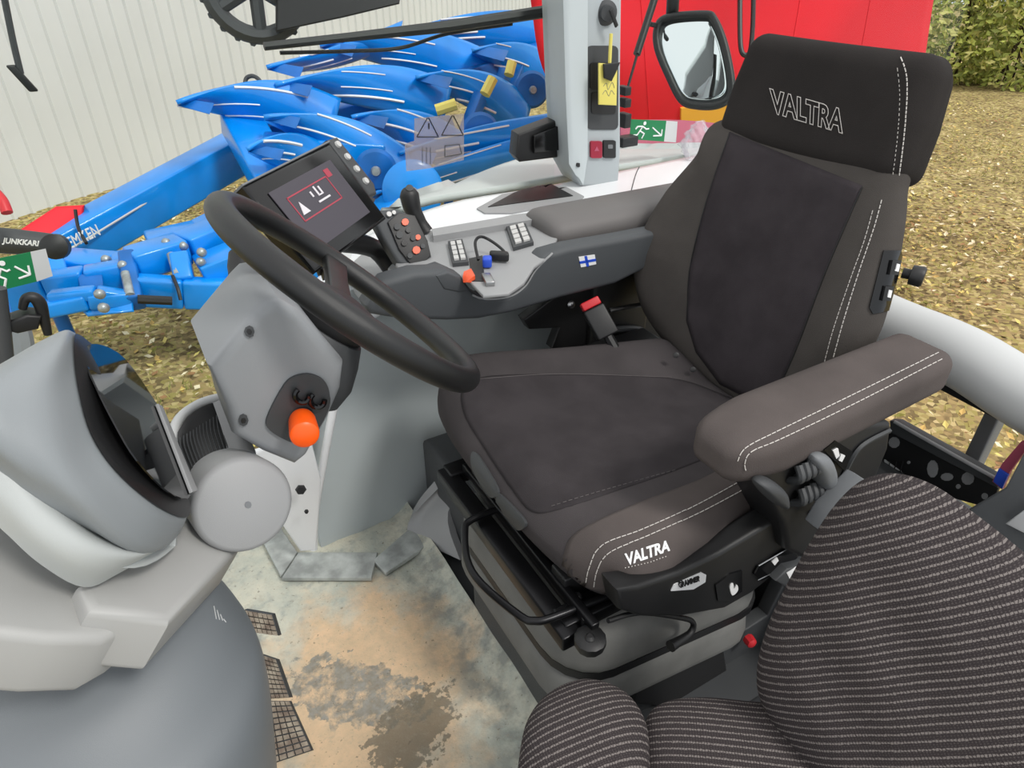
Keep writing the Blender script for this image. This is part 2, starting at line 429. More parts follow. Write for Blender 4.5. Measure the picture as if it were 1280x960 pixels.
def raised(mb, poly, bv, h=.002, dense=3, smooth=False, sink=.001, rings=3):
    if smooth: pl = cat2(poly, True, 4)
    else:
        pl = []
        for i in range(len(poly)):
            a, b = poly[i], poly[(i + 1) % len(poly)]
            for j in range(dense): pl.append((a[0] + (b[0] - a[0]) * j / dense, a[1] + (b[1] - a[1]) * j / dense))
    cx = sum(p[0] for p in pl) / len(pl); cy = sum(p[1] for p in pl) / len(pl)
    top = []; bot = []; last = None
    R = [1 - i / rings for i in range(rings)]
    hc = castp(bv, cx, cy)
    for r in R:
        for x, y in pl:
            hh = castp(bv, cx + (x - cx) * r, cy + (y - cy) * r, last or hc); last = hh
            if hh[0] is None: return mb
            top.append(hh[0] + hh[1] * h)
            if r == 1: bot.append(hh[0] - hh[1] * sink)
    if hc[0] is None: return mb
    n = len(pl); v = top + [hc[0] + hc[1] * h] + bot; f = []
    for k in range(rings - 1):
        for i in range(n): f.append((k * n + i, k * n + (i + 1) % n, (k + 1) * n + (i + 1) % n, (k + 1) * n + i))
    for i in range(n): f.append(((rings - 1) * n + i, (rings - 1) * n + (i + 1) % n, rings * n)); f.append((rings * n + 1 + i, rings * n + 1 + (i + 1) % n, (i + 1) % n, i))
    return mb.add(v, f)
def seam(mb, pts, bv, r=.0012, lift=.0008, dash=None, n=5, sm=True):
    pl = cat2(pts, False, 10) if sm else pts
    # resample in pixels
    seg = []; acc = 0; out = [pl[0]]
    for a, b in zip(pl, pl[1:]):
        L = math.hypot(b[0] - a[0], b[1] - a[1]); k = max(1, int(L / 1.3))
        for j in range(1, k + 1): out.append((a[0] + (b[0] - a[0]) * j / k, a[1] + (b[1] - a[1]) * j / k))
    w = [castp(bv, x, y) for x, y in out]; w = [(p + q * lift) for p, q in w if p is not None]
    if len(w) < 2: return mb
    if not dash: return mb.tube(w, r, n=n, smooth=False)
    on_, off_ = dash; i = 0
    while i + on_ < len(w): mb.tube(w[i:i + on_ + 1], r, n=4, smooth=False); i += on_ + off_
    return mb
def text_on(mb, body, quad, bv, h=.001, **k):
    tl, tr, br, bl = quad
    def fn(u, w, z):
        x = (bl[0] * (1 - u) + br[0] * u) * (1 - w) + (tl[0] * (1 - u) + tr[0] * u) * w
        y = (bl[1] * (1 - u) + br[1] * u) * (1 - w) + (tl[1] * (1 - u) + tr[1] * u) * w
        p, q = castp(bv, x, y, castp(bv, (tl[0] + br[0]) / 2, (tl[1] + br[1]) / 2)); return p + q * (h * (z + 1) * .5 + .0004)
    return mb.text(body, None, None, None, 1, fn=fn, **k)

def multi(name, items):
    me = bpy.data.meshes.new(name); v = []; f = []; mi = []
    for k, (mb, m) in enumerate(items):
        o = len(v); v += [tuple(p) for p in mb.v]; f += [tuple(i + o for i in q) for q in mb.f]; mi += [k] * len(mb.f); me.materials.append(M[m])
    me.from_pydata(v, [], f)
    for p, i in zip(me.polygons, mi): p.material_index = i
    o = bpy.data.objects.new(name, me); COL.objects.link(o); return o
def rr(x0, x1, y0, y1, z, r, k=5):
    out = []
    for cx, cy, a in ((x1 - r, y1 - r, 0), (x0 + r, y1 - r, 90), (x0 + r, y0 + r, 180), (x1 - r, y0 + r, 270)):
        for i in range(k + 1):
            t = math.radians(a + 90 * i / k); out.append(V((cx + r * math.cos(t), cy + r * math.sin(t), z)))
    return out
# ================================================================== DRIVER SEAT
seat = thing('driver_seat', 'large charcoal and taupe driver seat with stitched headrest facing the steering wheel', 'seat', (.66, .78, 0))
# ---- suspension base
def sheared(mb, k=.16):
    mb.v = [V((p.x, p.y, p.z - k * (p.x - .4) * min(1, p.z / .12))) for p in mb.v]; return mb
sheared(MB().prism(rr(.42, .90, .53, .93, 0, .05), (0, 0, .13), .01)).build('base_plinth', 'dgrey', seat)
sheared(MB().prism(rr(.395, .885, .505, .975, .13, .09), (0, 0, .105), .035, 4, .95)).build('lower_bellows_cover', 'bgrey', seat)
sheared(MB().prism(rr(.39, .885, .50, .965, .238, .10), (0, 0, .115), .04, 4, .9)).build('upper_bellows_cover', 'bgrey', seat)
sheared(MB().prism(rr(.405, .895, .515, .955, .225, .09), (0, 0, .02))).build('bellows_gap', 'black', seat)
# side panel insets on the plinth
rb = MB().prism([PY(.515, *q) for q in ((792, 880), (795, 862), (905, 812), (910, 845), (880, 872), (830, 884))], (0, .02, 0), .004)
rb.build('plinth_inset', 'black', seat)
rb = MB().prism([PY(.525, *q) for q in ((880, 822), (960, 770), (1000, 690), (1030, 690), (1020, 760), (965, 880), (905, 890), (880, 872), (912, 848))], (0, .03, 0), .004)
rb.build('rear_side_panel', 'dgrey', seat)
c = PY(.50, 940, 803)
MB().lathe(c + V((0, .012, 0)), (-.2, -1, .1), [(.0, 0), (.011, 0), (.012, .004), (.0105, .016), (.006, .019), (0, .019)], 8).build('red_knob', 'red', seat, label='red release knob')
# ---- rail frame under the cushion
fr = MB()
zf = .385
fr.aabb(.40, .93, .53, .57, .355, .385, .004); fr.aabb(.40, .93, .93, .97, .355, .385, .004)
fr.aabb(.385, .42, .515, .965, .352, .382, .004); fr.aabb(.44, .90, .56, .94, .345, .372, .004); fr.aabb(.425, .44, .50, .93, .385, .405, .003)
fr.build('rail_frame', 'dsteel', seat)
fr = MB()
for yy in (.60, .88): fr.aabb(.43, .92, yy - .02, yy + .02, .372, .42, .003)
for q in ((722, 748), (737, 800), (733, 775)): fr.lathe(PZ(.39, *q), (0, 0, 1), [(0, -.01), (.008, -.01), (.008, .006), (.004, .01), (0, .01)], 10)
fr.build('slide_rail', 'black', seat)
MB().tube([PZ(.395, *q) for q in ((640, 632), (612, 640), (586, 652), (581, 664), (584, 700), (602, 730), (650, 770), (668, 776), (690, 772), (765, 742))], .0065, n=10, k=4).build('fore_aft_handle_bar', 'dsteel', seat)
MB().lathe(PZ(.375, 737, 806), (0, 0, 1), [(0, 0), (.022, 0), (.024, .005), (.024, .016), (.018, .02), (0, .02)], 12).build('pivot_knob', 'black', seat)
MB().tube([PY(.49, 760, 776), PY(.49, 800, 766), PY(.49, 850, 772), PY(.49, 866, 778), PY(.485, 862, 792), PY(.48, 838, 808)], [.004, .004, .0045, .005, .006, .010], n=10).build('height_lever', 'black', seat)
# ---- cushion
def dc(u, v, w, p):
    t = (p.x - .385) / .6
    y = .80 - .035 * t + v * (.335 - .125 * t + (.02 if v > 0 else 0)) * (1 - .16 * max(0, (-u - .5) / .5) ** 2)
    z = p.z - .04 * t
    p.x += .035 * abs(v) ** 3 * max(0, -u)
    if w > 0:
        z += (.012 if v < 0 else .04) * max(0, (abs(v) - (.62 if v < 0 else .3)) / (.38 if v < 0 else .7)) * w - .03 * max(0, (-u - .72) / .28) ** 2 * w - .012 * max(0, 1 - (v * v + (u - .2) ** 2)) * w
    return V((p.x, y, z))
cu = MB().rbox((.70, .78, .467), (.29, 0, 0), (0, .3, 0), (0, 0, .058), .055, (48, 48, 14), dc)
cushion = cu.build('seat_cushion', 'fab_dark', seat, sharp=180); cb = cu.bvh()
m = MB(); raised(m, [(702, 722), (706, 690), (716, 670), (745, 652), (800, 628), (870, 602), (945, 570), (965, 610), (955, 640), (900, 682), (840, 712), (790, 733), (745, 744), (715, 742)], cb, .0015, smooth=True, rings=14)
m.build('side_bolster', 'fab_brown', cushion, sharp=180)
m = MB(); raised(m, [(592, 474), (700, 468), (830, 472), (890, 488), (935, 515), (905, 560), (850, 586), (770, 614), (700, 637), (665, 640), (640, 612), (605, 560), (578, 510)], cb, .0012, smooth=True, rings=26)
m.build('cushion_centre_panel', 'fab_centre2', cushion, sharp=180)
m = MB(); seam(m, [(934, 597), (868, 633), (802, 663), (753, 682), (737, 709), (732, 735)], cb, .0007, .0025, (4, 1)); seam(m, [(940, 606), (876, 640), (810, 670), (763, 690), (747, 712), (742, 740)], cb, .0007, .0025, (4, 1))
m.build('bolster_stitching', 'thread', cushion)
m = MB(); seam(m, [(690, 633), (760, 612), (845, 588)], cb, .0006, .0018, (3, 2)); m.build('panel_seam', 'thread_dim', cushion)
m = MB(); seam(m, [(600, 474), (700, 468), (840, 472)], cb, .0006, .0014); m.build('panel_seam', 'thread_dim', cushion)
m = MB(); text_on(m, 'VALTRA', [(780, 692), (834, 675), (836, 688), (784, 706)], cb, .0026, bold=True, shear=.15); m.build('side_logo', 'wsticker', cushion)
m = MB(); seam(m, [(781, 709), (812, 702), (834, 694)], cb, .0007, .002, (1, 2), sm=False); m.build('logo_underline', 'thread', cushion)
# clips on the cushion front
for a in ([(592, 568), (600, 570), (624, 610), (622, 620), (612, 616), (594, 586)], [(624, 618), (632, 622), (658, 650), (656, 660), (645, 657), (626, 636)]):
    m = MB(); raised(m, a, cb, .006, smooth=True); cl = m.build('cushion_clip', 'dgrey', seat)
# ---- side cover
sc = MB().prism([PY(.475, *q) for q in ((770, 737), (800, 733), (850, 716), (900, 692), (950, 662), (985, 640), (1003, 615), (1012, 640), (1010, 690), (965, 722), (940, 742), (905, 762), (850, 772), (800, 772), (775, 764))], (0, .04, 0), .008)
side = sc.build('side_cover', 'black', seat); sb = sc.bvh()
m = MB(); raised(m, [(838, 738), (842, 730), (876, 715), (882, 718), (881, 727), (866, 736)], sb, .0015); bd = m.build('white_badge', 'wsticker', side, label='small white badge')
m = MB(); text_on(m, 'GRAMMER', [(846, 727), (874, 718), (873, 725), (848, 734)], sb, .0025, bold=True); m.build('badge_lettering', 'black', bd)
m = MB(); raised(m, [(893, 730), (912, 716), (926, 712), (926, 738), (908, 750), (896, 750)], sb, .003); rk = m.build('rocker_switch', 'black_gloss', side)
m = MB(); raised(m, [(910, 731), (914, 727), (915, 734), (919, 729), (920, 736), (913, 742)], sb, .0045, smooth=True); m.build('switch_symbol', 'wsticker', rk)
m = MB(); raised(m, [(940, 716), (945, 706), (990, 680), (992, 686), (996, 700), (950, 724)], sb, .004); sl = m.build('slide_switch', 'black_gloss', side)
m = MB(); seam(m, [(941, 714), (946, 705), (989, 680)], sb, .0013, .004, sm=False); seam(m, [(945, 723), (992, 700)], sb, .001, .004, sm=False); m.build('switch_highlight_trim', 'steel', sl)
m = MB(); raised(m, [(962, 700), (968, 694), (970, 698), (965, 704)], sb, .006); m.build('switch_symbol', 'wsticker', sl)
pl = MB().prism([PY(.455, *q) for q in ((970, 727), (985, 712), (1008, 706), (1013, 716), (1005, 728), (985, 736))], (0, .03, 0), .004); pb = pl.bvh()
pd = pl.build('release_paddle', 'dgrey', seat)
m = MB(); raised(m, [(983, 716), (995, 708), (999, 722), (988, 726)], pb, .001); m.build('paddle_symbol', 'wsticker', pd)
# ---- backrest
kx = .25
bn = V((-1, 0, kx)).normalized(); b0 = V((1.0, .78, .5))
def bp(x, y, back=0): return PP(x, y, b0 - bn * back, bn)
outl = [(905, 150), (880, 190), (846, 235), (822, 285), (808, 335), (812, 390), (845, 440), (890, 480), (945, 520), (975, 530), (1030, 500), (1082, 440), (1108, 370), (1122, 300), (1128, 240), (1122, 190), (1010, 160)]
def bdisp(p, t, side):
    if side < 0: return V((0, 0, 0))
    v = (p.y - .80) / .27; lo = max(0, 1 - abs(p.z - .66) / .3)
    return bn * (.055 * max(0, (abs(v) - .45) / .55) ** 1.5 * min(1, max(0, (1 - t) * 5)) * (.4 + .6 * lo))
bk = MB().pillow([bp(*q) for q in outl], bn, .045, .075, 7, 26, bdisp, k=8)
back = bk.build('backrest', 'fab_olive', seat, sharp=180); bb = bk.bvh()
m = MB(); raised(m, [(912, 165), (1078, 232), (1062, 270), (1030, 345), (998, 430), (975, 480), (955, 508), (900, 480), (870, 440), (858, 400), (862, 340), (878, 270), (895, 215)], bb, .0015, dense=6, rings=18)
m.build('backrest_centre_panel', 'fab_centre', back, sharp=180)
m = MB(); seam(m, [(1102, 250), (1092, 286), (1074, 339), (1055, 399), (1041, 449)], bb, .0008, .001, (3, 1)); seam(m, [(1091, 263), (1080, 302), (1061, 355), (1042, 411), (1030, 455)], bb, .0006, .001, (3, 1)); m.build('backrest_stitching', 'thread', back)
for q in ([(1078, 234), (1062, 270), (1030, 345), (998, 430), (975, 482)], [(912, 168), (895, 215), (878, 270), (862, 340), (860, 400)]):
    m = MB(); seam(m, q, bb, .0012, .001); m.build('panel_piping', 'black', back)
m = MB(); raised(m, [(1104, 313), (1124, 313), (1127, 322), (1109, 388), (1090, 392), (1086, 384)], bb, .003); sw = m.build('switch_panel', 'black_gloss', back, label='black panel with two lumbar switches')
for q in ((1114, 334), (1105, 366)):
    m = MB(); raised(m, [(q[0] - 6, q[1] + 9), (q[0] - 2, q[1] - 9), (q[0] + 7, q[1] - 9), (q[0] + 3, q[1] + 9)], bb, .008); k_ = m.build('lumbar_switch', 'black', sw)
    m = MB(); raised(m, [(q[0] - 1, q[1] + 4), (q[0] + 1, q[1] - 5), (q[0] + 4, q[1] - 4), (q[0] + 2, q[1] + 5)], bb, .0095); m.build('switch_mark', 'wsticker', k_)
m = MB(); m.lathe(PX(1.13, 1128, 341), (.45, -1, 0), [(0, 0), (.009, 0), (.009, .012), (.017, .013), (.018, .03), (.015, .034), (0, .034)], 20); m.build('recline_knob', 'black', seat)
# headrest
hn = V((1, 0, -kx)).normalized(); hu = V((kx, 0, 1)).normalized()
def dh(u, v, w, p):
    y = .842 + v * (.202 - .012 * max(0, w)) + .010 * max(0, u); 
    d = 0.012 * (1 - v * v) if u < 0 else 0
    return V((p.x - d - .022 * w * max(0, u), y, p.z - .012 * max(0, u)))
hd = MB().rbox(V((1.147, .842, 1.004)), hn * .055, (0, .2, 0), hu * .099, .034, (16, 40, 24), dh)
head = hd.build('headrest', 'fab_head', seat, sharp=180); hb = hd.bvh()
m = MB(); text_on(m, 'VALTRA', [(962, 110), (1056, 137), (1054, 168), (966, 142)], hb, .002, outline=.016, shear=.1, bold=False); m.build('headrest_logo', 'thread', head)
m = MB(); seam(m, [(1126, 72), (1134, 100), (1131, 160), (1121, 238)], hb, .0009, .001, (3, 1)); seam(m, [(1122, 85), (1125, 120), (1122, 170), (1114, 232)], hb, .0005, .001, (2, 2)); m.build('headrest_stitching', 'thread', head)
# hinge hardware
m = MB(); m.aabb(.93, 1.02, .60, .98, .38, .47, .01); m.aabb(.80, 1.02, .95, 1.12, .28, .46, .01); m.aabb(.9, .96, .93, 1.0, .44, .5, .008)
for q in ((845, 444), (866, 462)): m.lathe(P(q[0], q[1], 1.42), (-.5, -.6, .5), [(0, 0), (.006, 0), (.006, .006), (0, .008)], 10)
m.build('recliner_frame', 'black', seat)
# ---- left armrest
def da(u, v, w, p):
    t = (u + 1) / 2
    wd = 1 - .35 * max(0, (-u - .55) / .45) ** 2; 
    y = .505 + (p.y - .505) * wd * (1 - .1 * t); z = .655 + (p.z - .655) * (1 - .25 * max(0, (-u - .6) / .4) - .12 * t)
    return V((p.x, y, z + .012 * t))
ar = MB().rbox((.851, .505, .649), (.243, 0, 0), (0, .062, 0), (0, 0, .044), .03, (44, 20, 16), da)
arm = ar.build('armrest', 'fab_brown', seat, sharp=180); ab = ar.bvh()
m = MB(); seam(m, [(1173, 441), (1057, 498), (968, 541), (932, 560), (922, 576)], ab, .0007, .001, (4, 1)); seam(m, [(1177, 449), (1063, 507), (975, 549), (940, 564), (931, 578), (933, 592)], ab, .0007, .001, (4, 1)); m.build('armrest_stitching', 'thread', arm)
# armrest bracket housing and its controls
hs = MB().prism([PY(.45, *q) for q in ((948, 600), (975, 566), (1010, 545), (1060, 528), (1116, 530), (1112, 560), (1095, 600), (1062, 640), (1030, 670), (1006, 700), (985, 690), (978, 655))], (0, .09, 0), .01)
hous = hs.build('armrest_bracket', 'black', seat); hbv = hs.bvh()
for k, (q, w_) in enumerate((((1000, 587), .022), ((1003, 615), .022))):
    a = PY(.45, *q); m = MB()
    for j in range(4): m.tube([a + V((-.020 + .012 * j, .0, -.012 + .001 * j)), a + V((-.020 + .012 * j, -.018, .004)), a + V((-.016 + .012 * j, -.006, .018))], .0062, n=8)
    m.build('ribbed_thumbwheel', 'dgrey', hous)
m = MB(); m.pillow([PY(.44, *q) for q in ((945, 602), (960, 598), (978, 612), (980, 632), (966, 628), (952, 616))], (0, -1, 0), .02, .02, 3, 6); m.build('thumb_lever', 'dgrey', hous)
m = MB(); m.pillow([PY(.44, *q) for q in ((1014, 572), (1032, 568), (1040, 590), (1036, 612), (1022, 606))], (0, -1, 0), .018, .02, 3, 6); m.build('armrest_dial', 'mgrey', hous)
m = MB(); raised(m, [(1026, 560), (1040, 548), (1062, 562), (1052, 586)], hbv, .006); kp = m.build('seat_switch_pad', 'black_gloss', hous)
m = MB(); raised(m, [(1036, 560), (1042, 557), (1044, 566), (1040, 570)], hbv, .008); raised(m, [(1046, 564), (1051, 566), (1047, 574), (1043, 572)], hbv, .008); m.build('switch_symbol', 'wsticker', kp)
m = MB(); seam(m, [(1116, 534), (1075, 556), (1056, 585), (1045, 612), (1030, 630), (1010, 642)], hbv, .004, .003); m.build('bracket_rib', 'dgrey', hous)
MB().prism([PY(.40, *q) for q in ((1080, 600), (1088, 604), (1062, 640), (1035, 672), (1026, 664), (1040, 640))], (0, .03, 0), .003).build('lower_side_trim', 'mgrey', seat)

# ---- seat belt buckle
bu = thing('seat_belt_buckle', 'red and black seat belt buckle behind the far side of the driver seat', 'buckle', P(742, 400, 1.5))
a, b_ = P(726, 386, 1.47), P(750, 374, 1.47); ax = (b_ - a).normalized(); dn = (P(748, 398, 1.47) - P(738, 380, 1.47)).normalized(); w_ = ax.cross(dn).normalized()
MB().box((a + b_) / 2, ax * .021, dn * .009, w_ * .012, .003).build('release_button', 'red', bu)
MB().box((a + b_) / 2 + dn * .045, ax * .024, dn * .035, w_ * .014, .004).build('buckle_body', 'black', bu)
MB().tube([(a + b_) / 2 + dn * .07, (a + b_) / 2 + dn * .12, (a + b_) / 2 + dn * .18], .011, n=8).build('stalk', 'black', bu)
sbh = thing('belt_anchor', 'black seat belt anchor bracket with steel bolt under the side console', 'bracket', P(700, 395, 1.5))
MB().prism([PY(1.16, *q) for q in ((655, 400), (695, 370), (800, 345), (830, 370), (835, 440), (690, 436), (700, 410), (662, 412))], (0, .03, 0), .004).build('bracket_plate', 'black', sbh)
MB().lathe(PY(1.155, 713, 380), (-.3, -1, .3), [(0, 0), (.009, 0), (.009, .008), (.004, .011), (0, .011)], 12).build('bolt', 'steel', sbh)
MB().tube([PY(1.14, 745, 440), PY(1.13, 760, 415), PY(1.13, 800, 412), PY(1.14, 815, 430)], .008, n=8).build('belt_webbing', 'dgrey', sbh)
MB().tube([PY(1.12, 762, 388), PY(1.11, 800, 381), PY(1.10, 812, 382)], .006, n=8).build('adjuster_rod', 'steel', sbh)
# ================================================================== PASSENGER SEAT (striped)
ps = thing('passenger_seat', 'folding passenger seat in black and grey striped fabric at the near right corner', 'seat', (.55, .25, 0))
pn = V((-.93, -.25, .36)).normalized(); p0 = V((.66, .3, .6))
def pp(x, y, d=0): return PP(x, y, p0 - pn * d, pn)
ol = [(1078, 600), (1118, 592), (1165, 606), (1215, 640), (1290, 700), (1400, 800), (1420, 960), (1350, 1120), (1180, 1120), (1040, 1010), (985, 925), (955, 870), (950, 830), (962, 780), (985, 730), (1015, 675), (1045, 630)]
def pd_(p, t, side):
    if side < 0: return V((0, 0, 0))
    s = 0.0035 * math.sin(70 * (p.z * .8 - p.y * .6)) * max(0, 1 - ((p.y - .26) / .13) ** 2) * (1 - t)
    return pn * s
pb_ = MB().pillow([pp(*q) for q in ol], pn, .075, .05, 3.2, 24, pd_, k=8, ux=pp(1200, 772) - pp(1000, 800))
pb_.build('backrest', 'stripe', ps, sharp=180)
def cush(pts, z, hf, hb, up=(0, 0, 1), pw=3, q=None): return MB().pillow([PZ(z, *q) for q in pts], up, hf, hb, pw, 20, k=8, ux=PZ(z, *q[1]) - PZ(z, *q[0]))
cush([(806, 905), (830, 880), (880, 874), (950, 880), (1010, 880), (1080, 930), (1100, 1060), (950, 1160), (830, 1100), (800, 990)], .36, .035, .07, (-.15, 0, 1), q=((820, 900), (960, 915))).build('seat_cushion', 'stripe', ps, sharp=180)
cush([(648, 965), (660, 905), (690, 868), (735, 852), (780, 866), (806, 900), (812, 950), (808, 1030), (790, 1110), (700, 1120), (640, 1050)], .40, .05, .09, (-.25, 0, 1), q=((680, 930), (790, 885))).build('front_cushion', 'stripe', ps, sharp=180)
MB().prism(rr(.30, .72, .02, .34, 0, .03), (0, 0, .30), .01).build('seat_box', 'dgrey', ps)

# ================================================================== STEERING WHEEL
wn = V((.69, 0, .725)).normalized(); wc = P(441, 367, .88); w1 = V((wn.z, 0, -wn.x)); w2 = V((0, 1, 0))
sw_ = thing('steering_wheel', 'black rubber-rimmed steering wheel on the grey column', 'steering wheel', wc - wn * .07)
RW = .184
MB().tube([wc + (w1 * math.cos(t) + w2 * math.sin(t)) * RW for t in [2 * math.pi * i / 64 for i in range(64)]], .0168, closed=True, n=18, k=2).build('rim', 'rubber', sw_, sharp=180)
def wp(r, a, h=0): a = math.radians(a); return wc + (w1 * math.cos(a) + w2 * math.sin(a)) * r + wn * h
for a in (78, -78, 180):
    pts = [wp(.03, a - 38, -.03), wp(.03, a + 38, -.03), wp(.11, a + 9, -.018), wp(.188, a + 6, -.004), wp(.188, a - 6, -.004), wp(.11, a - 9, -.018)]
    MB().prism(pts, wn * .014, .004).build('spoke', 'rubber', sw_)
hubp = MB().lathe(wc - wn * .055, wn, [(0, 0), (.045, 0), (.05, .01), (.052, .03), (.047, .042), (.02, .048), (0, .048)], 36); hubp.build('hub', 'black', sw_)
# ================================================================== STEERING COLUMN
sc_ = thing('steering_column', 'grey moulded steering column housing under the wheel with control plate', 'steering column', (.12, .79, .55))
MB().lathe(wc - wn * .15, wn, [(0, 0), (.058, 0), (.070, .012), (.072, .04), (.062, .07), (.05, .095), (0, .095)], 40).build('column_boot', 'dgrey', sc_)
yN = .715
cp = [(318, 392), (330, 380), (350, 376), (378, 392), (410, 430), (432, 455), (428, 488), (412, 525), (385, 572), (370, 584), (330, 568), (292, 546), (284, 512), (261, 460)]
cl_ = MB().prism([PY(yN, *q) for q in cp], (0, .14, 0), .014, 4)
cov = cl_.build('column_cover', 'mgrey', sc_); M['colgrey'] = mat('column_grey', (138, 141, 144), .5, bump=.15, bscale=1500); cov.data.materials[0] = M['colgrey']; cbv = cl_.bvh()
for q in ((312, 414), (304, 524)):
    m = MB(); raised(m, [(q[0] + 6 * math.cos(t), q[1] + 7 * math.sin(t)) for t in [i * .785 for i in range(8)]], cbv, .003); s_ = m.build('screw_cap', 'dgrey', cov)
    m = MB(); raised(m, [(q[0] + 3 * math.cos(t), q[1] + 3.5 * math.sin(t)) for t in [i * 1.05 for i in range(6)]], cbv, .0036); m.build('screw_head', 'black', s_)
m = MB(); raised(m, [(348, 490), (362, 472), (384, 466), (404, 474), (411, 492), (408, 512), (392, 540), (372, 552), (350, 545), (333, 532), (334, 518)], cbv, .004, smooth=True, rings=5); cpl = m.build('control_plate', 'dgrey', sc_); pbv = m.bvh()
for q, r in (((376, 491), 9), ((395, 497), 9)):
    m = MB(); m.tube([castp(pbv, q[0] + r * math.cos(t), q[1] + r * math.sin(t), castp(pbv, 375, 510))[0] + V((0, -.006, 0)) for t in [i * .45 for i in range(10)]], .0035, n=8); m.build('toggle_ring', 'black_gloss', cpl)
a = PY(yN - .004, 377, 522); kb = thing('shift_knob', 'orange cylinder knob sticking out of the column control plate', 'knob', a)
ka = (P(385, 566, .755) - a).normalized()
MB().lathe(a - ka * .004, ka, [(0, 0), (.015, 0), (.015, .008), (.011, .010), (0, .010)], 20).build('collar', 'black', kb)
MB().lathe(a + ka * .004, ka, [(0, 0), (.0145, 0), (.016, .006), (.0172, .036), (.0165, .041), (.013, .044), (0, .045)], 32).build('knob_cap', 'orange', kb)
m = MB(); a, b_ = P(303, 318, .98), P(306, 394, .95); m.lathe(a, b_ - a, [(0, 0), (.019, 0), (.021, .02), (.020, .03), (.020, .045), (.017, .06), (.011, .075), (.005, .08), (.004, .092), (0, .092)], 20)
st = thing('multifunction_stalk', 'black tapered stalk hanging from the far left side of the steering column', 'stalk', a); m.build('stalk_grip', 'black', st)
m = MB(); m.tube([a, P(330, 322, .95), P(380, 380, .93)], .008, n=8); m.build('stalk_arm', 'black', st)

# ================================================================== DISPLAY POD
M['screen_mirror'] = mat('glossy_display_glass', (10, 11, 13), .03)
pod = thing('dashboard_display', 'big grey hooded dashboard display pod at the left edge', 'display', (-.1, .7, .6))
L0 = [(90, 428, .62), (94, 480, .605), (112, 545, .60), (150, 598, .61), (205, 640, .66), (236, 640, .74), (217, 560, .80), (190, 508, .80), (130, 448, .76), (98, 420, .68)]
L1 = [(78, 424, .60), (64, 490, .57), (78, 570, .56), (117, 638, .58), (179, 691, .645), (222, 664, .74), (212, 590, .83), (180, 530, .83), (118, 455, .79), (86, 416, .68)]
L2 = [(40, 438, .585), (20, 500, .545), (30, 565, .54), (64, 620, .565), (122, 668, .62), (180, 680, .74), (170, 600, .86), (130, 540, .86), (80, 470, .80), (50, 434, .67)]
L3 = [(0, 460, .575), (-25, 500, .53), (-25, 540, .525), (10, 585, .545), (55, 640, .60), (110, 640, .74), (110, 590, .87), (70, 540, .87), (30, 490, .80), (5, 458, .66)]
L4 = [(-60, 490, .57), (-80, 510, .53), (-80, 530, .53), (-60, 545, .54), (-40, 570, .60), (20, 590, .74), (30, 570, .87), (0, 530, .87), (-30, 505, .80), (-55, 490, .66)]
loops = [[P(*q) for q in L] for L in (L0, L1, L2, L3, L4)]
def loft(mb, loops, ku=5, kv=4, cap=True, inset=None):
    R = [cat(l, True, ku) for l in loops]; Cc = [cat(list(c), False, kv) for c in zip(*R)]; R = [list(r) for r in zip(*Cc)]
    m_, n_ = len(R), len(R[0]); f = []
    for i in range(m_ - 1):
        for j in range(n_): f.append((i * n_ + j, i * n_ + (j + 1) % n_, (i + 1) * n_ + (j + 1) % n_, (i + 1) * n_ + j))
    v = [p for r in R for p in r]
    if cap:
        for base in (0, (m_ - 1) * n_):
            c = sum(v[base:base + n_], V()) / n_; v.append(c); ci = len(v) - 1
            for j in range(n_): f.append((base + j, base + (j + 1) % n_, ci))
    return mb.add(v, f)
hm = loft(MB(), loops); hm.build('display_hood', 'podgrey', pod, sharp=60)
c0 = sum(loops[0], V()) / len(loops[0])
nS = V((0, 0, 0))
for i in range(len(loops[0])): nS += (loops[0][i] - c0).cross(loops[0][(i + 1) % len(loops[0])] - c0)
nS.normalize()
if nS.dot(CAM - c0) < 0: nS = -nS
bz = [c0 + (p - c0) * 1.0 + nS * .002 for p in loops[0]]
m = MB(); m.pillow(bz, nS, .004, .004, 12, 3, k=5); bzo = m.build('bezel', 'black', pod, sharp=60)
m = MB(); q_ = [(97, 462, .62), (104, 500, .61), (122, 548, .61), (155, 596, .625), (203, 630, .68), (196, 590, .72), (182, 550, .745), (160, 520, .75), (128, 478, .72), (108, 456, .66)]
scr = [c0 + (P(*a) - c0) - nS * ((P(*a) - c0).dot(nS)) + nS * .007 for a in q_]
scr = [c0 - nS * 0 + (p - c0) - nS * (p - c0).dot(nS) for p in loops[0]]; sc0 = sum(scr, V()) / len(scr); scr = [sc0 + (p - sc0) * .85 + nS * .011 for p in scr]
m.prism([p for p in cat(scr, True, 4)], nS * .0015); m.build('display_screen', 'screen_mirror', bzo, flat=True)
m = MB(); m.prism([c0 + (P(*a) - c0) - nS * ((P(*a) - c0).dot(nS)) + nS * .013 for a in ((181, 512, .77), (194, 512, .785), (222, 626, .745), (207, 632, .72))], nS * .004, .001); m.build('silver_trim_strip', 'lgrey', bzo)
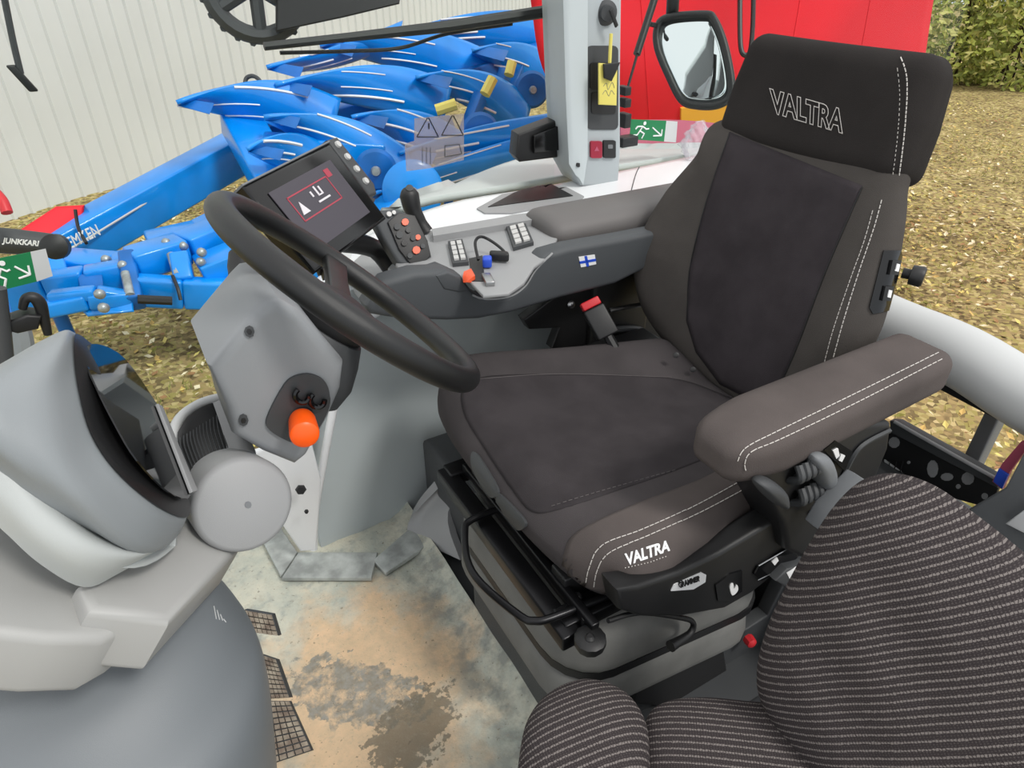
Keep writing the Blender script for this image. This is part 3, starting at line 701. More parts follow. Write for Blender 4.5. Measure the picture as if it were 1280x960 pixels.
# hood seam line and lower shell
m = MB(); m.patch([[P(*q) for q in ((-60, 500, .60), (0, 545, .60), (60, 605, .62), (120, 655, .65), (178, 672, .69), (216, 655, .75))], [P(*q) for q in ((-60, 510, .56), (0, 562, .56), (60, 628, .575), (120, 676, .60), (180, 690, .65), (222, 662, .73))],
                   [P(*q) for q in ((-60, 560, .545), (0, 618, .555), (55, 675, .57), (113, 708, .60), (168, 702, .65), (216, 673, .725))],
                   [P(*q) for q in ((-60, 610, .56), (0, 660, .575), (50, 705, .595), (105, 734, .63), (150, 716, .66), (205, 684, .715))]], .02)
m.build('lower_shell', 'shellgrey', pod, sharp=60)
a0p = P(110, 750, .63); an = (P(290, 672, .83) - a0p).cross(P(215, 775, .665) - a0p).normalized()
if an.dot(CAM - a0p) < 0: an = -an
def apl(x, y, o=0): return PP(x, y, a0p + an * o, an)
MB().prism([apl(*q) for q in ((100, 728), (130, 718), (190, 690), (215, 660), (235, 640), (290, 640), (302, 682), (264, 722), (214, 775), (112, 762))], -an * .07, .010, 4).build('support_arm', 'armgrey', pod)
MB().prism([apl(x, y, -.02) for x, y in ((-90, 560), (0, 600), (45, 650), (110, 700), (150, 740), (190, 760), (165, 780), (130, 798), (60, 797), (0, 790), (-70, 780))], -an * .07, .010, 4).build('neck_cover', 'armgrey', pod)
# ================================================================== FRONT CONSOLE BODY
fc = thing('front_console', 'rounded dark grey front console body filling the lower left corner', 'console', (-.2, .6, 0))
secs = []
for z, cx, cy, rx, ry in ((.585, -.22, .72, .14, .10), (.56, -.22, .71, .18, .15), (.51, -.215, .69, .20, .185), (.45, -.21, .66, .205, .20), (.30, -.225, .645, .20, .20), (.15, -.24, .63, .19, .19), (0, -.26, .62, .18, .18)):
    secs.append([V((cx + rx * math.cos(t), cy + ry * math.sin(t), z)) for t in [2 * math.pi * i / 24 for i in range(24)]])
m = loft(MB(), secs, 3, 5); M['fcgrey'] = mat('console_grey', (108, 113, 117), .45, bump=.15, bscale=1500); fo = m.build('console_shell', 'fcgrey', fc, sharp=60); fb = m.bvh()
m = MB()
for k_, (x, y) in enumerate(((267, 762), (271, 765), (275, 768), (279, 772))): seam(m, [(x, y - 4 + 2 * k_), (x + 3, y + 12 - k_ * 2)], fb, .0006, .0006, sm=False)
m.build('embossed_mark', 'vlgrey', fo)
# ================================================================== CYLINDER HINGE + VENT
cy_ = thing('hinge_drum', 'pale grey round drum with a centre dimple beside the display pod', 'drum', (.03, .75, .55))
cc = P(306, 632, .80); ca = V((.12, -.86, .38)).normalized()
m = MB().lathe(cc - ca * .085, ca, [(0, 0), (.052, 0), (.057, .004), (.0575, .075), (.055, .082), (.050, .085), (0, .085)], 56); m.build('drum_body', 'lgrey', cy_, sharp=50); db = m.bvh()
m = MB(); raised(m, [(310 + 4.5 * math.cos(t), 631 + 4.5 * math.sin(t)) for t in [i * .785 for i in range(8)]], db, .0006); m.build('dimple', 'mgrey', cy_)
MB().tube([cc - ca * .08, P(300, 640, .92), V((-.06, .82, .54)), V((-.16, .74, .46))], .03, n=14).build('drum_post', 'mgrey', cy_)
vt = thing('air_vent', 'ribbed dark air vent in a pale curved frame behind the grey drum', 'vent', P(255, 545, .9))
m = MB(); m.patch([[P(*q) for q in ((222, 540, .86), (236, 520, .88), (258, 506, .90), (276, 503, .92))], [P(*q) for q in ((224, 560, .84), (242, 548, .865), (268, 536, .885), (288, 530, .90))],
                   [P(*q) for q in ((236, 592, .83), (252, 582, .845), (275, 566, .86), (296, 556, .88))]], .03)
m.build('vent_grille', 'black', vt); gb = m.bvh()
m = MB()
for i in range(15):
    a = i / 14; seam(m, [(225 + 58 * a, 548 - 36 * a), (226 + 60 * a, 562 - 30 * a), (238 + 56 * a, 592 - 32 * a)], gb, .0009, .0012)
m.build('vent_rib', 'dgrey', vt)
m = MB(); m.tube([P(*q) for q in ((240, 600, .84), (226, 575, .85), (217, 545, .87), (226, 522, .89), (250, 505, .905), (276, 497, .92))], .007, n=10); m.build('vent_frame', 'vlgrey', vt)
m = MB(); m.patch([[P(*q) for q in ((266, 503, .905), (290, 498, .91), (300, 520, .91))], [P(*q) for q in ((280, 545, .88), (300, 540, .88), (318, 560, .88))], [P(*q) for q in ((285, 570, .86), (300, 566, .86), (320, 570, .86))]], .02); m.build('vent_side_trim', 'lgrey', vt)
MB().aabb(-.10, .02, .82, .90, .56, .69, .02).build('vent_body', 'mgrey', vt)

# ================================================================== PEDALS
def pedal(label, px, z0, z1, ribs):
    t = thing('brake_pedal' if ribs > 8 else 'clutch_pedal', label, 'pedal', PZ(0, *px[0]), None)
    pts = [PZ(z0 if i < 2 else z1, *q) for i, q in enumerate(px)]
    n = (pts[1] - pts[0]).cross(pts[3] - pts[0]).normalized()
    if n.z < 0: n = -n
    MB().prism(pts, -n * .015, .003).build('pedal_plate', 'dgrey', t)
    m = MB()
    for i in range(ribs):
        for j in range(6):
            u0, u1 = (i + .12) / ribs, (i + .88) / ribs; v0, v1 = (j + .1) / 6, (j + .9) / 6
            bl = lambda u, v: (pts[0] * (1 - v) + pts[1] * v) * (1 - u) + (pts[3] * (1 - v) + pts[2] * v) * u
            m.prism([bl(u0, v0), bl(u0, v1), bl(u1, v1), bl(u1, v0)], n * .004)
    m.build('tread_pad', 'tread', t, flat=True)
    c = sum(pts, V()) / 4
    MB().tube([c - n * .012, c + V((-.03, .06, -.02)), V((c.x - .06, c.y + .04, .25))], .010, n=8).build('pedal_arm', 'dgrey', t)
pedal('dusty ribbed pedal showing above the pair, near the console edge', [(305, 762), (340, 768), (348, 795), (312, 790)], .16, .13, 4)
pedal('upper dusty tread pedal of the pair beside the console', [(318, 815), (345, 824), (362, 872), (330, 874)], .17, .13, 9)
pedal('lower dusty tread pedal of the pair at the bottom edge', [(326, 876), (362, 876), (390, 938), (330, 958)], .15, .10, 10)
# ================================================================== FLOOR, WALLS
m = MB().aabb(-.6, 1.5, -.1, 1.62, -.05, 0)
struct('floor', m, 'dgrey')
# rubber mat with turned up edges
mt = thing('floor_mat', 'dust covered grey floor mat with raised edges and dried mud', 'floor mat', (.15, .9, 0))
rows = []
nx, ny = 30, 40
def mz(x, y):
    z = .006
    z += .02 * max(0, (x - .375) / .03)
    z += .002 * math.sin(x * 60 + y * 20) + .002 * math.sin(y * 37)
    return z
v = []; f = []
for j in range(ny + 1):
    for i in range(nx + 1):
        x = -.40 + (.42 + .40) * i / nx; y = .35 + 1.15 * j / ny
        v.append((x, y, mz(x, y)))
for j in range(ny):
    for i in range(nx):
        a = j * (nx + 1) + i; f.append((a, a + 1, a + nx + 2, a + nx + 1))
n0 = len(v); v += [(x, y, z - .004) for x, y, z in v]; f += [tuple(q + n0 for q in r[::-1]) for r in f]
m = MB(); m.add(v, f); m.build('mat_surface', 'floor', mt, sharp=180)
M['matedge'] = mat('scuffed_mat_edge', (182, 187, 184), .5, metal=0, noise=.25, nscale=22, bump=.4, bscale=60)
for q in (((352, 722), (373, 690), (472, 690), (464, 722)), ((466, 700), (518, 655), (536, 680), (482, 716)), ((324, 668), (346, 653), (372, 690), (351, 720))):
    MB().prism([PZ(.022, *a) for a in q], (0, 0, -.012), .002).build('turned_up_edge', 'matedge', mt)
# wall of the cab on the far side (curved grey liner) and its edge
m = MB(); m.patch([[V(p) for p in ((.20, 1.27, .64), (.40, 1.30, .64), (.62, 1.31, .64), (1.5, 1.30, .64))], [V(p) for p in ((.195, 1.265, .35), (.38, 1.29, .35), (.62, 1.30, .35), (1.5, 1.28, .35))], [V(p) for p in ((.185, 1.255, -.0), (.33, 1.26, -.0), (.62, 1.27, -.0), (1.5, 1.26, -.0))]], .02)
struct('wall_right', m, 'panel')
m = MB(); m.tube([P(*q) for q in ((428, 452, 1.38), (415, 520, 1.44), (402, 590, 1.50), (394, 640, 1.55), (392, 686, 1.60))], .009, n=10)
m.prism([P(*q) for q in ((388, 545, 1.42), (402, 600, 1.49), (396, 688, 1.59), (376, 690, 1.59), (352, 655, 1.54), (315, 600, 1.45), (320, 565, 1.42))], V((0, .015, 0)), .005)
struct('trim_1', m, 'white')
for q, r, lb in (((376, 612, 1.455), .012, 'larger dark star shaped fastener in the white trim beside the grey drum'), ((383, 639, 1.49), .005, 'smaller dark fastener low in the white trim beside the grey drum')):
    m = MB(); m.lathe(P(*q), (-.2, -1, .3), [(0, 0), (r, 0), (r * .8, .006), (0, .006)], 6); tag(m.build('trim_fastener', 'black'), lb, 'fastener')
# seat plinth/riser behind the seat
m = MB(); m.prism([(.47, 1.0, 0), (.47, 1.25, 0), (1.4, 1.25, 0), (1.4, .30, 0), (.95, .30, 0), (.95, 1.0, 0)], (0, 0, .24), .02)
struct('wall_rear_riser', m, 'dgrey')
# diagonal leg panel
m = MB(); m.patch([[P(*q) for q in ((548, 610, 1.66), (575, 590, 1.66), (600, 580, 1.62))], [P(*q) for q in ((512, 650, 1.69), (530, 645, 1.68), (560, 640, 1.62))], [P(*q) for q in ((510, 675, 1.70), (535, 682, 1.66), (575, 700, 1.58))]], .02)
struct('trim_2', m, 'lgrey')

# ================================================================== FENDER / SIDE SHELF
fz = .655
m = MB(); m.patch([[V(p) for p in ((.30, 1.60, .50), (.50, 1.66, .60), (.75, 1.66, fz), (1.05, 1.66, fz), (1.4, 1.68, fz), (2.0, 1.72, fz))],
                   [V(p) for p in ((.30, 1.50, .56), (.50, 1.53, .62), (.75, 1.53, fz), (1.05, 1.53, fz), (1.4, 1.53, fz), (2.0, 1.53, fz))],
                   [V(p) for p in ((.30, 1.30, .58), (.50, 1.32, .63), (.75, 1.35, fz), (1.05, 1.38, fz), (1.4, 1.40, fz), (2.0, 1.40, fz))],
                   [V(p) for p in ((.30, 1.27, .54), (.50, 1.28, .60), (.75, 1.29, .62), (1.05, 1.29, .62), (1.4, 1.29, .62), (2.0, 1.29, .62))]], .02)
struct('trim_7', m, 'white', sharp=180); fbv = m.bvh()
# outer fender (rear mudguard)
oc = [PZ(.60, *q) for q in ((445, 345), (470, 310), (526, 254), (585, 222), (642, 200), (704, 186), (790, 186), (900, 192))]
fd = MB(); fd.patch([oc, [V((p.x * .97 - .02, 1.73 + (p.y - 1.73) * .4, .645 if k > 1 else .60)) for k, p in enumerate(oc)], [V((p.x * .95 - .02, 1.735, .65 if k > 1 else .60)) for k, p in enumerate(oc)]], .02)
tag(fd.build('rear_mudguard', 'vlgrey', sharp=180), 'pale grey mudguard curving outside below the side window', 'mudguard')
rc = thing('storage_recess', 'black triangular recess in the pale side shelf left of the pillar', 'storage tray', PZ(fz, 665, 245))
m = MB(); raised(m, [(596, 262), (675, 218), (730, 247), (725, 252), (640, 268), (606, 268)], fbv, .004, dense=5, rings=6); m.build('recess_frame', 'lgrey', rc)
m = MB(); raised(m, [(610, 261), (676, 225), (716, 247)], fbv, .006, dense=6, rings=6); m.build('recess_liner', 'black', rc)
m = MB(); seam(m, [(808, 195), (796, 215), (788, 243)], fbv, .0015, .0008); o = m.build('shelf_panel_gap', 'dgrey'); tag(o, 'thin dark panel joint across the white shelf right of the pillar', 'panel gap')
m = MB(); raised(m, [(820, 196), (838, 196), (836, 203), (824, 203)], fbv, .008); tag(m.build('shelf_clip', 'dgrey'), 'small dark clip on the white shelf left of the seat', 'clip')

# ================================================================== PILLAR
pi = thing('cab_pillar', 'pale grey upright cab pillar carrying the ignition and switches', 'pillar', (1.2, 1.6, .65))
A = [PY(1.6, 704, -40), PY(1.6, 708, 120), PY(1.6, 712, 205), PY(1.6, 727, 233), PY(1.6, 773, 233), PY(1.6, 776, 190), PY(1.6, 776, 100), PY(1.6, 778, -40)]
pm = MB().prism(A, (.02, .14, 0), .008, 3); pm.build('pillar_casing', 'pillar', pi); pbv2 = pm.bvh()
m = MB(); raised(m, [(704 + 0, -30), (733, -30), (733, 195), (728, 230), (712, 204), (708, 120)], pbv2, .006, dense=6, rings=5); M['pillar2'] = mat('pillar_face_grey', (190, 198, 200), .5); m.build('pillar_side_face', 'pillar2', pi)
def rrp(x0, y0, x1, y1, r=4):
    o = []
    for cx, cy, a in ((x1 - r, y1 - r, 0), (x0 + r, y1 - r, 90), (x0 + r, y0 + r, 180), (x1 - r, y0 + r, 270)):
        for i in range(4): t = math.radians(a + 30 * i); o.append((cx + r * math.cos(t), cy + r * math.sin(t)))
    return o
m = MB(); raised(m, rrp(733, 57, 772, 162, 6), pbv2, .003); ip = m.build('inset_panel', 'dgrey', pi)
m = MB(); raised(m, rrp(736, 78, 768, 112, 4), pbv2, .006); m.build('upper_blank', 'black', ip)
m = MB(); raised(m, rrp(738, 115, 768, 142, 3), pbv2, .006); m.build('lower_blank', 'black', ip)
m = MB(); raised(m, rrp(737, 176, 751, 197, 2), pbv2, .007); rs = m.build('warning_switch', 'dred', pi, label='dark red rocker switch'); m = MB(); raised(m, [(741, 188), (744, 182), (747, 188)], pbv2, .008); m.build('switch_symbol', 'pink', rs)
m = MB(); raised(m, rrp(753, 175, 768, 197, 2), pbv2, .007); rs = m.build('rocker_switch', 'black', pi); m = MB(); raised(m, rrp(758, 180, 764, 185, 1), pbv2, .008); m.build('switch_symbol', 'mgrey', rs)
ic = castp(pbv2, 757, 16)[0]
MB().lathe(ic, (-.3, -1, 0), [(0, 0), (.030, 0), (.030, .004), (.020, .008), (.018, .018), (0, .018)], 24).build('ignition_lock', 'dgrey', pi)
m = MB(); raised(m, rrp(719, 203, 723, 208, 1), pbv2, .008); m.build('screw_head', 'black', pi)
ky = thing('ignition_key', 'key in the pillar lock with a yellow lettered tag hanging down', 'key', ic)
k0 = ic + V((0, -.03, 0))
MB().box(k0 + V((.004, 0, -.01)), (.012, 0, -.02), (.004, 0, .003), (0, .003, 0), .002).build('key_bow', 'black', ky)
kd = .06
tagd = lambda x, y: PY(1.555, x, y)
m = MB(); m.prism([tagd(*q) for q in ((749, 79), (772, 80), (771, 132), (749, 131))], (0, .006, 0), .002); tb = m.build('yellow_tag', 'yellow', ky); tbv = m.bvh()
for q in ([(754, 108), (758, 104), (760, 112), (765, 103), (768, 110)], [(753, 118), (757, 113), (761, 120), (764, 113), (768, 118)]):
    m = MB(); seam(m, q, tbv, .0006, .0004); m.build('handwriting', 'mgrey', tb)
MB().tube([tagd(764, 42), tagd(763, 58), tagd(762, 80)], .0045, n=8).build('tag_strap', 'yellow', ky)
MB().prism([PY(1.545, *q) for q in ((755, 80), (776, 78), (770, 92), (765, 102), (756, 98))], (0, .008, 0), .003).build('key_fob', 'black', ky)
# black box left of pillar (outside lamp / vent)
m = MB().prism([PY(1.68, *q) for q in ((648, 168), (705, 147), (706, 196), (650, 203), (645, 196))], (.01, .06, 0), .006)
sb_ = thing('side_lamp_box', 'black angular box mounted just left of the pillar base', 'box', PY(1.7, 675, 180)); m.build('box_body', 'black', sb_)
MB().prism([PY(1.665, *q) for q in ((668, 170), (698, 158), (699, 188), (668, 192))], (0, .012, 0), .003).build('box_lid', 'black_gloss', sb_)
# hinges right of pillar and gas strut
m = MB()
for y in (113, 128, 150): m.box(PY(1.66, 780, y), (.012, 0, 0), (0, .02, 0), (0, 0, .012 if y < 140 else .02), .003)
m.box(PY(1.66, 783, 176), (.03, 0, 0), (0, .02, 0), (0, 0, .014), .003)
m.build('window_hinge', 'black', pi)
gs = thing('gas_strut', 'black gas strut slanting up from the pillar beside the red trailer', 'strut', PY(1.7, 784, 112))
MB().tube([PY(1.70, 784, 112), PY(1.72, 797, 66)], .004, smooth=False, n=8).build('strut_rod', 'black', gs)
MB().tube([PY(1.72, 796, 68), PY(1.78, 824, -20)], .011, smooth=False, n=10).build('strut_tube', 'black', gs)
# ================================================================== GLASS
m = MB().aabb(-1.6, 1.13, 1.705, 1.709, -.3, 1.7); struct('window_1', m, 'glass', flat=True)
m = MB().aabb(1.34, 3.0, 1.705, 1.709, .62, 1.7); struct('window_2', m, 'glass', flat=True)
gy = 1.7036
def gsheet(name, label, catg, q, mt_, th=.0012): 
    m = MB().prism([PY(gy, *p) for p in q], (0, th, 0)); o = m.build(name, mt_, flat=True); tag(o, label, catg); return o, m.bvh()
def exit_sign(q, label, man=True):
    t = thing('exit_sticker', label, 'sticker', PY(gy, *q[3]))
    m = MB().prism([PY(gy, *p) for p in q[:4]], (0, .0012, 0)); m.build('green_panel', 'green', t, flat=True); bv = m.bvh()
    m = MB().prism([PY(gy, *p) for p in (q[1], q[4], q[5], q[2])], (0, .0012, 0)); m.build('white_panel', 'vlgrey', t, flat=True)
    tl, tr, br, bl = q[:4]
    def g(u, w): return ((tl[0] * (1 - u) + tr[0] * u) * (1 - w) + (bl[0] * (1 - u) + br[0] * u) * w, (tl[1] * (1 - u) + tr[1] * u) * (1 - w) + (bl[1] * (1 - u) + br[1] * u) * w)
    m = MB(); R_ = .0022
    for s_ in ([(.62, .35), (.90, .72)], [(.90, .72), (.90, .42)], [(.90, .72), (.66, .76)]): seam(m, [g(*a) for a in s_], bv, R_, .0006, sm=False)
    m.build('arrow', 'wsticker', t)
    m = MB()
    for s_ in ([(.34, .33), (.27, .55)], [(.34, .33), (.45, .45), (.52, .42)], [(.34, .33), (.2, .35), (.14, .48)], [(.27, .55), (.40, .68), (.34, .92)], [(.27, .55), (.20, .76), (.04, .8)]): seam(m, [g(*a) for a in s_], bv, R_ * 1.1, .0006, sm=False)
    h = castp(bv, *g(.39, .17))
    if h[0]: m.lathe(h[0] + V((0, -.002, 0)), (0, 1, 0), [(0, 0), (.0055, 0), (.0055, .002), (0, .002)], 12)
    m.build('running_figure', 'wsticker', t)
exit_sign([(789, 149), (833, 151), (830, 177), (787, 174), (847, 152), (845, 178)], 'green exit sticker with running figure on the glass right of the pillar')
exit_sign([(-22, 327), (38, 315), (46, 352), (-14, 367), (57, 311), (66, 345)], 'green exit sticker with arrow on the glass at the left edge')
ws = thing('warning_decals', 'clear warning decals with two triangles on the side glass', 'sticker', PY(gy, 545, 200))
m = MB().prism([PY(gy, *p) for p in ((518, 148), (580, 142), (580, 200), (540, 210), (508, 214), (506, 180), (518, 176))], (0, .001, 0)); m.build('clear_backing', 'filmgrey', ws, flat=True); wb = m.bvh()
for q in ([(535, 146), (521, 171), (548, 171)], [(566, 143), (552, 169), (579, 169)]):
    m = MB(); seam(m, q + [q[0]], wb, .0014, .0006, sm=False); m.build('warning_triangle', 'black', ws)
m = MB(); seam(m, [(536, 154), (536, 161)], wb, .002, .0006, sm=False); m.build('decal_symbol', 'black', ws)
m = MB(); seam(m, [(556, 182), (574, 180), (577, 192), (556, 196), (556, 182)], wb, .0012, .0006, sm=False)
m.build('decal_symbol', 'dgrey', ws)
for i in range(3):
    m = MB(); seam(m, [(528 + 5 * i, 184), (528 + 5 * i, 205)], wb, .0008, .0006, sm=False); m.build('decal_line', 'dgrey', ws)
# wiper outside
wi = thing('window_wiper', 'long black wiper arm crossing the top of the side window', 'wiper', PY(1.74, 560, 30))
MB().tube([PY(1.76, 712, 10), PY(1.76, 560, 33), PY(1.76, 440, 46), PY(1.76, 330, 58)], [.016, .014, .010, .009], n=8, smooth=False).build('wiper_arm', 'black', wi)
MB().tube([PY(1.78, 640, 30), PY(1.78, 560, 42), PY(1.78, 500, 60), PY(1.78, 430, 64), PY(1.78, 350, 66)], .0045, n=8).build('wiper_hose', 'black', wi)
MB().tube([PY(1.74, 692, 14), PY(1.74, 704, 30), PY(1.74, 712, 42)], .006, n=8).build('spray_hose', 'black', wi)
MB().box(PY(1.72, 710, 25), (.012, 0, 0), (0, .015, 0), (0, 0, .05), .004).build('wiper_mount', 'black', wi)
wl = thing('thin_wiper', 'thin dark wiper blade hanging at the upper left edge', 'wiper', PY(1.74, 20, 60))
MB().tube([PY(1.76, 2, -20), PY(1.76, 16, 50), PY(1.76, 26, 92)], .006, n=8).build('blade', 'dgrey', wl)
MB().box(PY(1.76, 28, 98), (.008, 0, 0), (0, .008, 0), (.012, 0, -.025), .003).build('blade_end', 'black', wl)
# latch at left edge
la = thing('window_latch', 'black window latch with curved handle at the left edge', 'latch', PY(1.6, 40, 400))
MB().tube([PY(1.62, *q) for q in ((60, 418), (55, 398), (50, 380), (42, 372), (32, 374), (28, 386))], [.008, .011, .013, .012, .010, .008], n=10).build('latch_hook', 'black', la)
MB().prism([PY(1.60, *q) for q in ((10, 402), (34, 394), (52, 396), (48, 412), (22, 418), (8, 414))], (0, .05, 0), .006).build('latch_body', 'black', la)
MB().tube([PY(1.60, -2, 360), PY(1.60, 4, 410), PY(1.60, 10, 470)], .014, n=10).build('latch_post', 'dgrey', la)
# outside bit near the top left: dark bracket
tb_ = thing('work_lamp_bracket', 'dark outside bracket with round perforated disc at the top left', 'bracket', P(330, 20, 2.2))
m = MB()
cX = P(318, -18, 2.2); dn_ = D(318, 0).normalized(); a1 = dn_.orthogonal().normalized(); a2 = dn_.cross(a1)
m.tube([cX + (a1 * math.cos(t) + a2 * math.sin(t)) * .145 for t in [2 * math.pi * i / 32 for i in range(32)]], .028, closed=True, n=8, k=1)
for i in range(6):
    t = i * 1.05 + .3; m.tube([cX, cX + (a1 * math.cos(t) + a2 * math.sin(t)) * .14], .022, n=8, smooth=False)
for i in range(22):
    t = i * .2856; m.lathe(cX + (a1 * math.cos(t) + a2 * math.sin(t)) * .168 - dn_ * .01, dn_, [(0, 0), (.012, 0), (.012, .03), (0, .03)], 6)
m.build('perforated_disc', 'dgrey', tb_)
MB().prism([P(*q) for q in ((345, -30, 2.2), (505, -30, 2.2), (500, 5, 2.2), (430, 22, 2.2), (345, 40, 2.2))], dn_ * .1, .01).build('bracket_arm', 'black', tb_)
# ================================================================== CONTROL CONSOLE (right armrest)
cs = thing('control_console', 'dark grey right-hand control console with padded armrest and keypads', 'console', (.65, 1.12, .55))
yc = 1.06
side_ = [(458, 384), (466, 372), (482, 352), (520, 341), (560, 339), (578, 346), (592, 366), (604, 373), (636, 370), (655, 358), (668, 335), (684, 318), (712, 310), (780, 298), (850, 284), (850, 300), (812, 335), (770, 356), (700, 374), (640, 392), (600, 400), (560, 402), (500, 400), (462, 394)]
cm = MB().prism([PY(yc, *q) for q in side_], (0, .05, 0), .012, 4); cbod = cm.build('console_body', 'cons', cs); cvv = cm.bvh()
m = MB(); seam(m, [(590, 369), (606, 374), (636, 371), (656, 358), (670, 337), (690, 317)], cvv, .0022, .0015); m.build('light_edge_strip', 'lgrey', cbod)
# tray plate
def plate(pts, z, th, m_, name, par, bev=.003):
    m = MB().prism([PZ(z, *q) for q in pts], (0, 0, -th), bev); o = m.build(name, m_, par); return o, m.bvh()
zt = PY(yc, 640, 365).z
zt = .725
tr, tbv_ = plate([(494, 330), (502, 300), (560, 287), (640, 268), (690, 262), (700, 290), (688, 319), (668, 333), (655, 353), (636, 366), (604, 369), (588, 352), (570, 342), (540, 340), (505, 346)], zt, .008, 'lgrey', 'tray_top', cs)
m = MB(); raised(m, [(542, 303), (690, 278), (692, 268), (540, 294)], tbv_, .014); m.build('tray_rear_rail', 'lgrey', tr)
m = MB(); raised(m, [(586, 324), (603, 320), (606, 352), (590, 352)], tbv_, .0015); m.build('black_slot', 'black', tr)
def keypad(name, quad, nx_, ny_, bv, par, lab):
    m = MB(); raised(m, quad, bv, .008); kp = m.build(name, 'dgrey', par, label=lab)
    tl, trr, br, bl = quad
    for i in range(nx_):
        for j in range(ny_):
            c = []
            for du, dv in ((.14, .14), (.86, .14), (.86, .86), (.14, .86)):
                u, w = (i + du) / nx_, (j + dv) / ny_
                u = .08 + .84 * u; w = .08 + .84 * w
                c.append(((tl[0] * (1 - u) + trr[0] * u) * (1 - w) + (bl[0] * (1 - u) + br[0] * u) * w, (tl[1] * (1 - u) + trr[1] * u) * (1 - w) + (bl[1] * (1 - u) + br[1] * u) * w))
            m = MB(); raised(m, c, bv, .012, dense=1); m.build('key', 'silver', kp)
keypad('front_keypad', [(560, 306), (578, 303), (586, 332), (566, 334)], 2, 4, tbv_, tr, 'grey keypad of small silver keys')
keypad('rear_keypad', [(633, 287), (656, 281), (667, 307), (642, 314)], 2, 4, tbv_, tr, 'square keypad of silver keys')
m = MB(); raised(m, [(580, 345), (589, 341), (594, 350), (586, 355)], tbv_, .009); m.build('orange_switch', 'orred', tr, label='small orange switch')
pdm = MB().prism([PY(yc - .002, *q) for q in ((545, 345), (560, 340), (576, 347), (588, 364), (575, 366), (555, 362))], (0, .06, 0), .004); pdm.build('side_pad', 'cons', cs)
# flag emblem
fl = MB(); raised(fl, [(723, 321), (743, 318), (745, 330), (726, 334)], cvv, .0012); fo_ = fl.build('flag_emblem', 'wsticker', cs, label='white flag emblem with blue cross')
m = MB(); raised(m, [(730, 320), (733, 319.5), (736, 332.5), (732.5, 333)], cvv, .002); raised(m, [(724, 326.5), (744, 323), (744.5, 326), (724.6, 329.5)], cvv, .002); m.build('flag_cross', 'bluebtn', fo_)
# padded armrest
def dp(u, v, w, p): return V((p.x, p.y, p.z + (.012 * (1 - v * v) if w > 0 else 0) + .02 * ((p.x - .8))))
pad = MB().rbox((1.022, 1.19, .715), (.26, -.02, 0), (0, .075, 0), (0, 0, .034), .028, (30, 14, 10), dp)
M['padgrey'] = mat('armrest_vinyl', (100, 97, 96), .55, bump=.2, bscale=1200)
pad.build('padded_armrest', 'padgrey', cs, sharp=180)
MB().aabb(.76, 1.25, 1.12, 1.26, .60, .70, .02).build('armrest_carrier', 'cons', cs)
MB().aabb(.88, 1.05, 1.14, 1.24, .24, .60, .01).build('console_post', 'black', cs)
# phone-like cable and blue key item on the tray
cb_ = thing('hydraulic_lever', 'small black looped lever with blue base in the console tray', 'lever', PZ(zt, 615, 345))
MB().tube([PZ(zt + .01, 598, 325), PZ(zt + .03, 594, 304), PZ(zt + .04, 600, 296), PZ(zt + .03, 612, 300), PZ(zt + .02, 628, 312), PZ(zt + .01, 634, 322)], .003, n=8).build('loop', 'black', cb_)
MB().box(PZ(zt + .012, 609, 327), (.008, -.004, 0), (.005, .009, 0), (0, 0, .010), .004).build('blue_base', 'bluebtn', cb_)
MB().box(PZ(zt + .012, 624, 320), (.015, -.012, 0), (.004, .008, 0), (0, 0, .009), .005).build('black_grip', 'black', cb_)
MB().box(PZ(zt + .004, 610, 350), (.008, -.003, 0), (.006, .02, 0), (0, 0, .006), .002).build('steel_stem', 'steel', cb_)
# multifunction armrest lever with buttons
lv = thing('drive_lever', 'chunky grey drive lever with black face and orange buttons behind the wheel', 'lever', PZ(.70, 515, 335))
fa = [(478, 268), (500, 262), (518, 268), (534, 300), (540, 318), (531, 330), (506, 334), (490, 300)]
dl = 1.33
fm = MB(); nrm = (D(510, 300).normalized() * -1 + V((.3, 0, .2))).normalized(); c0_ = P(508, 300, dl)
def lp(x, y, o=0): return PP(x, y, c0_ + nrm * o, nrm)
fm.prism([lp(x, y) for x, y in ((462, 268), (468, 262), (495, 260), (520, 270), (536, 300), (541, 322), (532, 333), (505, 334), (496, 328), (478, 298))], -nrm * .05, .008, 3, .85); lb = fm.build('lever_body', 'cons', lv)
fp_ = MB().prism([lp(x, y, .001) for x, y in ((484, 278), (498, 266), (518, 270), (534, 302), (538, 320), (530, 328), (512, 330), (498, 312))], nrm * .004, .0015); fpo = fp_.build('face_plate', 'black', lv); lbv = fp_.bvh()
for k_, (x, y, r, mm_) in enumerate(((506, 278, 4.5, 'orred'), (496, 284, 4, 'dgrey'), (499, 294, 4.5, 'dgrey'), (510, 288, 3.5, 'black_gloss'), (516, 298, 3.5, 'dgrey'), (505, 304, 4, 'black_gloss'), (522, 297, 3.5, 'orred'), (520, 313, 5, 'orred'), (512, 320, 3.5, 'dgrey'), (528, 308, 3, 'dgrey'))):
    m = MB(); raised(m, [(x + r * math.cos(t), y + r * math.sin(t)) for t in [i * .785 for i in range(8)]], lbv, .004); m.build('button', mm_, fpo, label='orange button' if mm_ == 'orred' else None) if mm_ == 'orred' else m.build('button', mm_, fpo)
m = MB(); m.lathe(lp(486, 268, .002), nrm, [(0, 0), (.006, 0), (.005, .004), (0, .004)], 10); m.lathe(lp(492, 266, .002), nrm, [(0, 0), (.004, 0), (.004, .004), (0, .004)], 10); m.build('top_thumb_key', 'silver', lb)
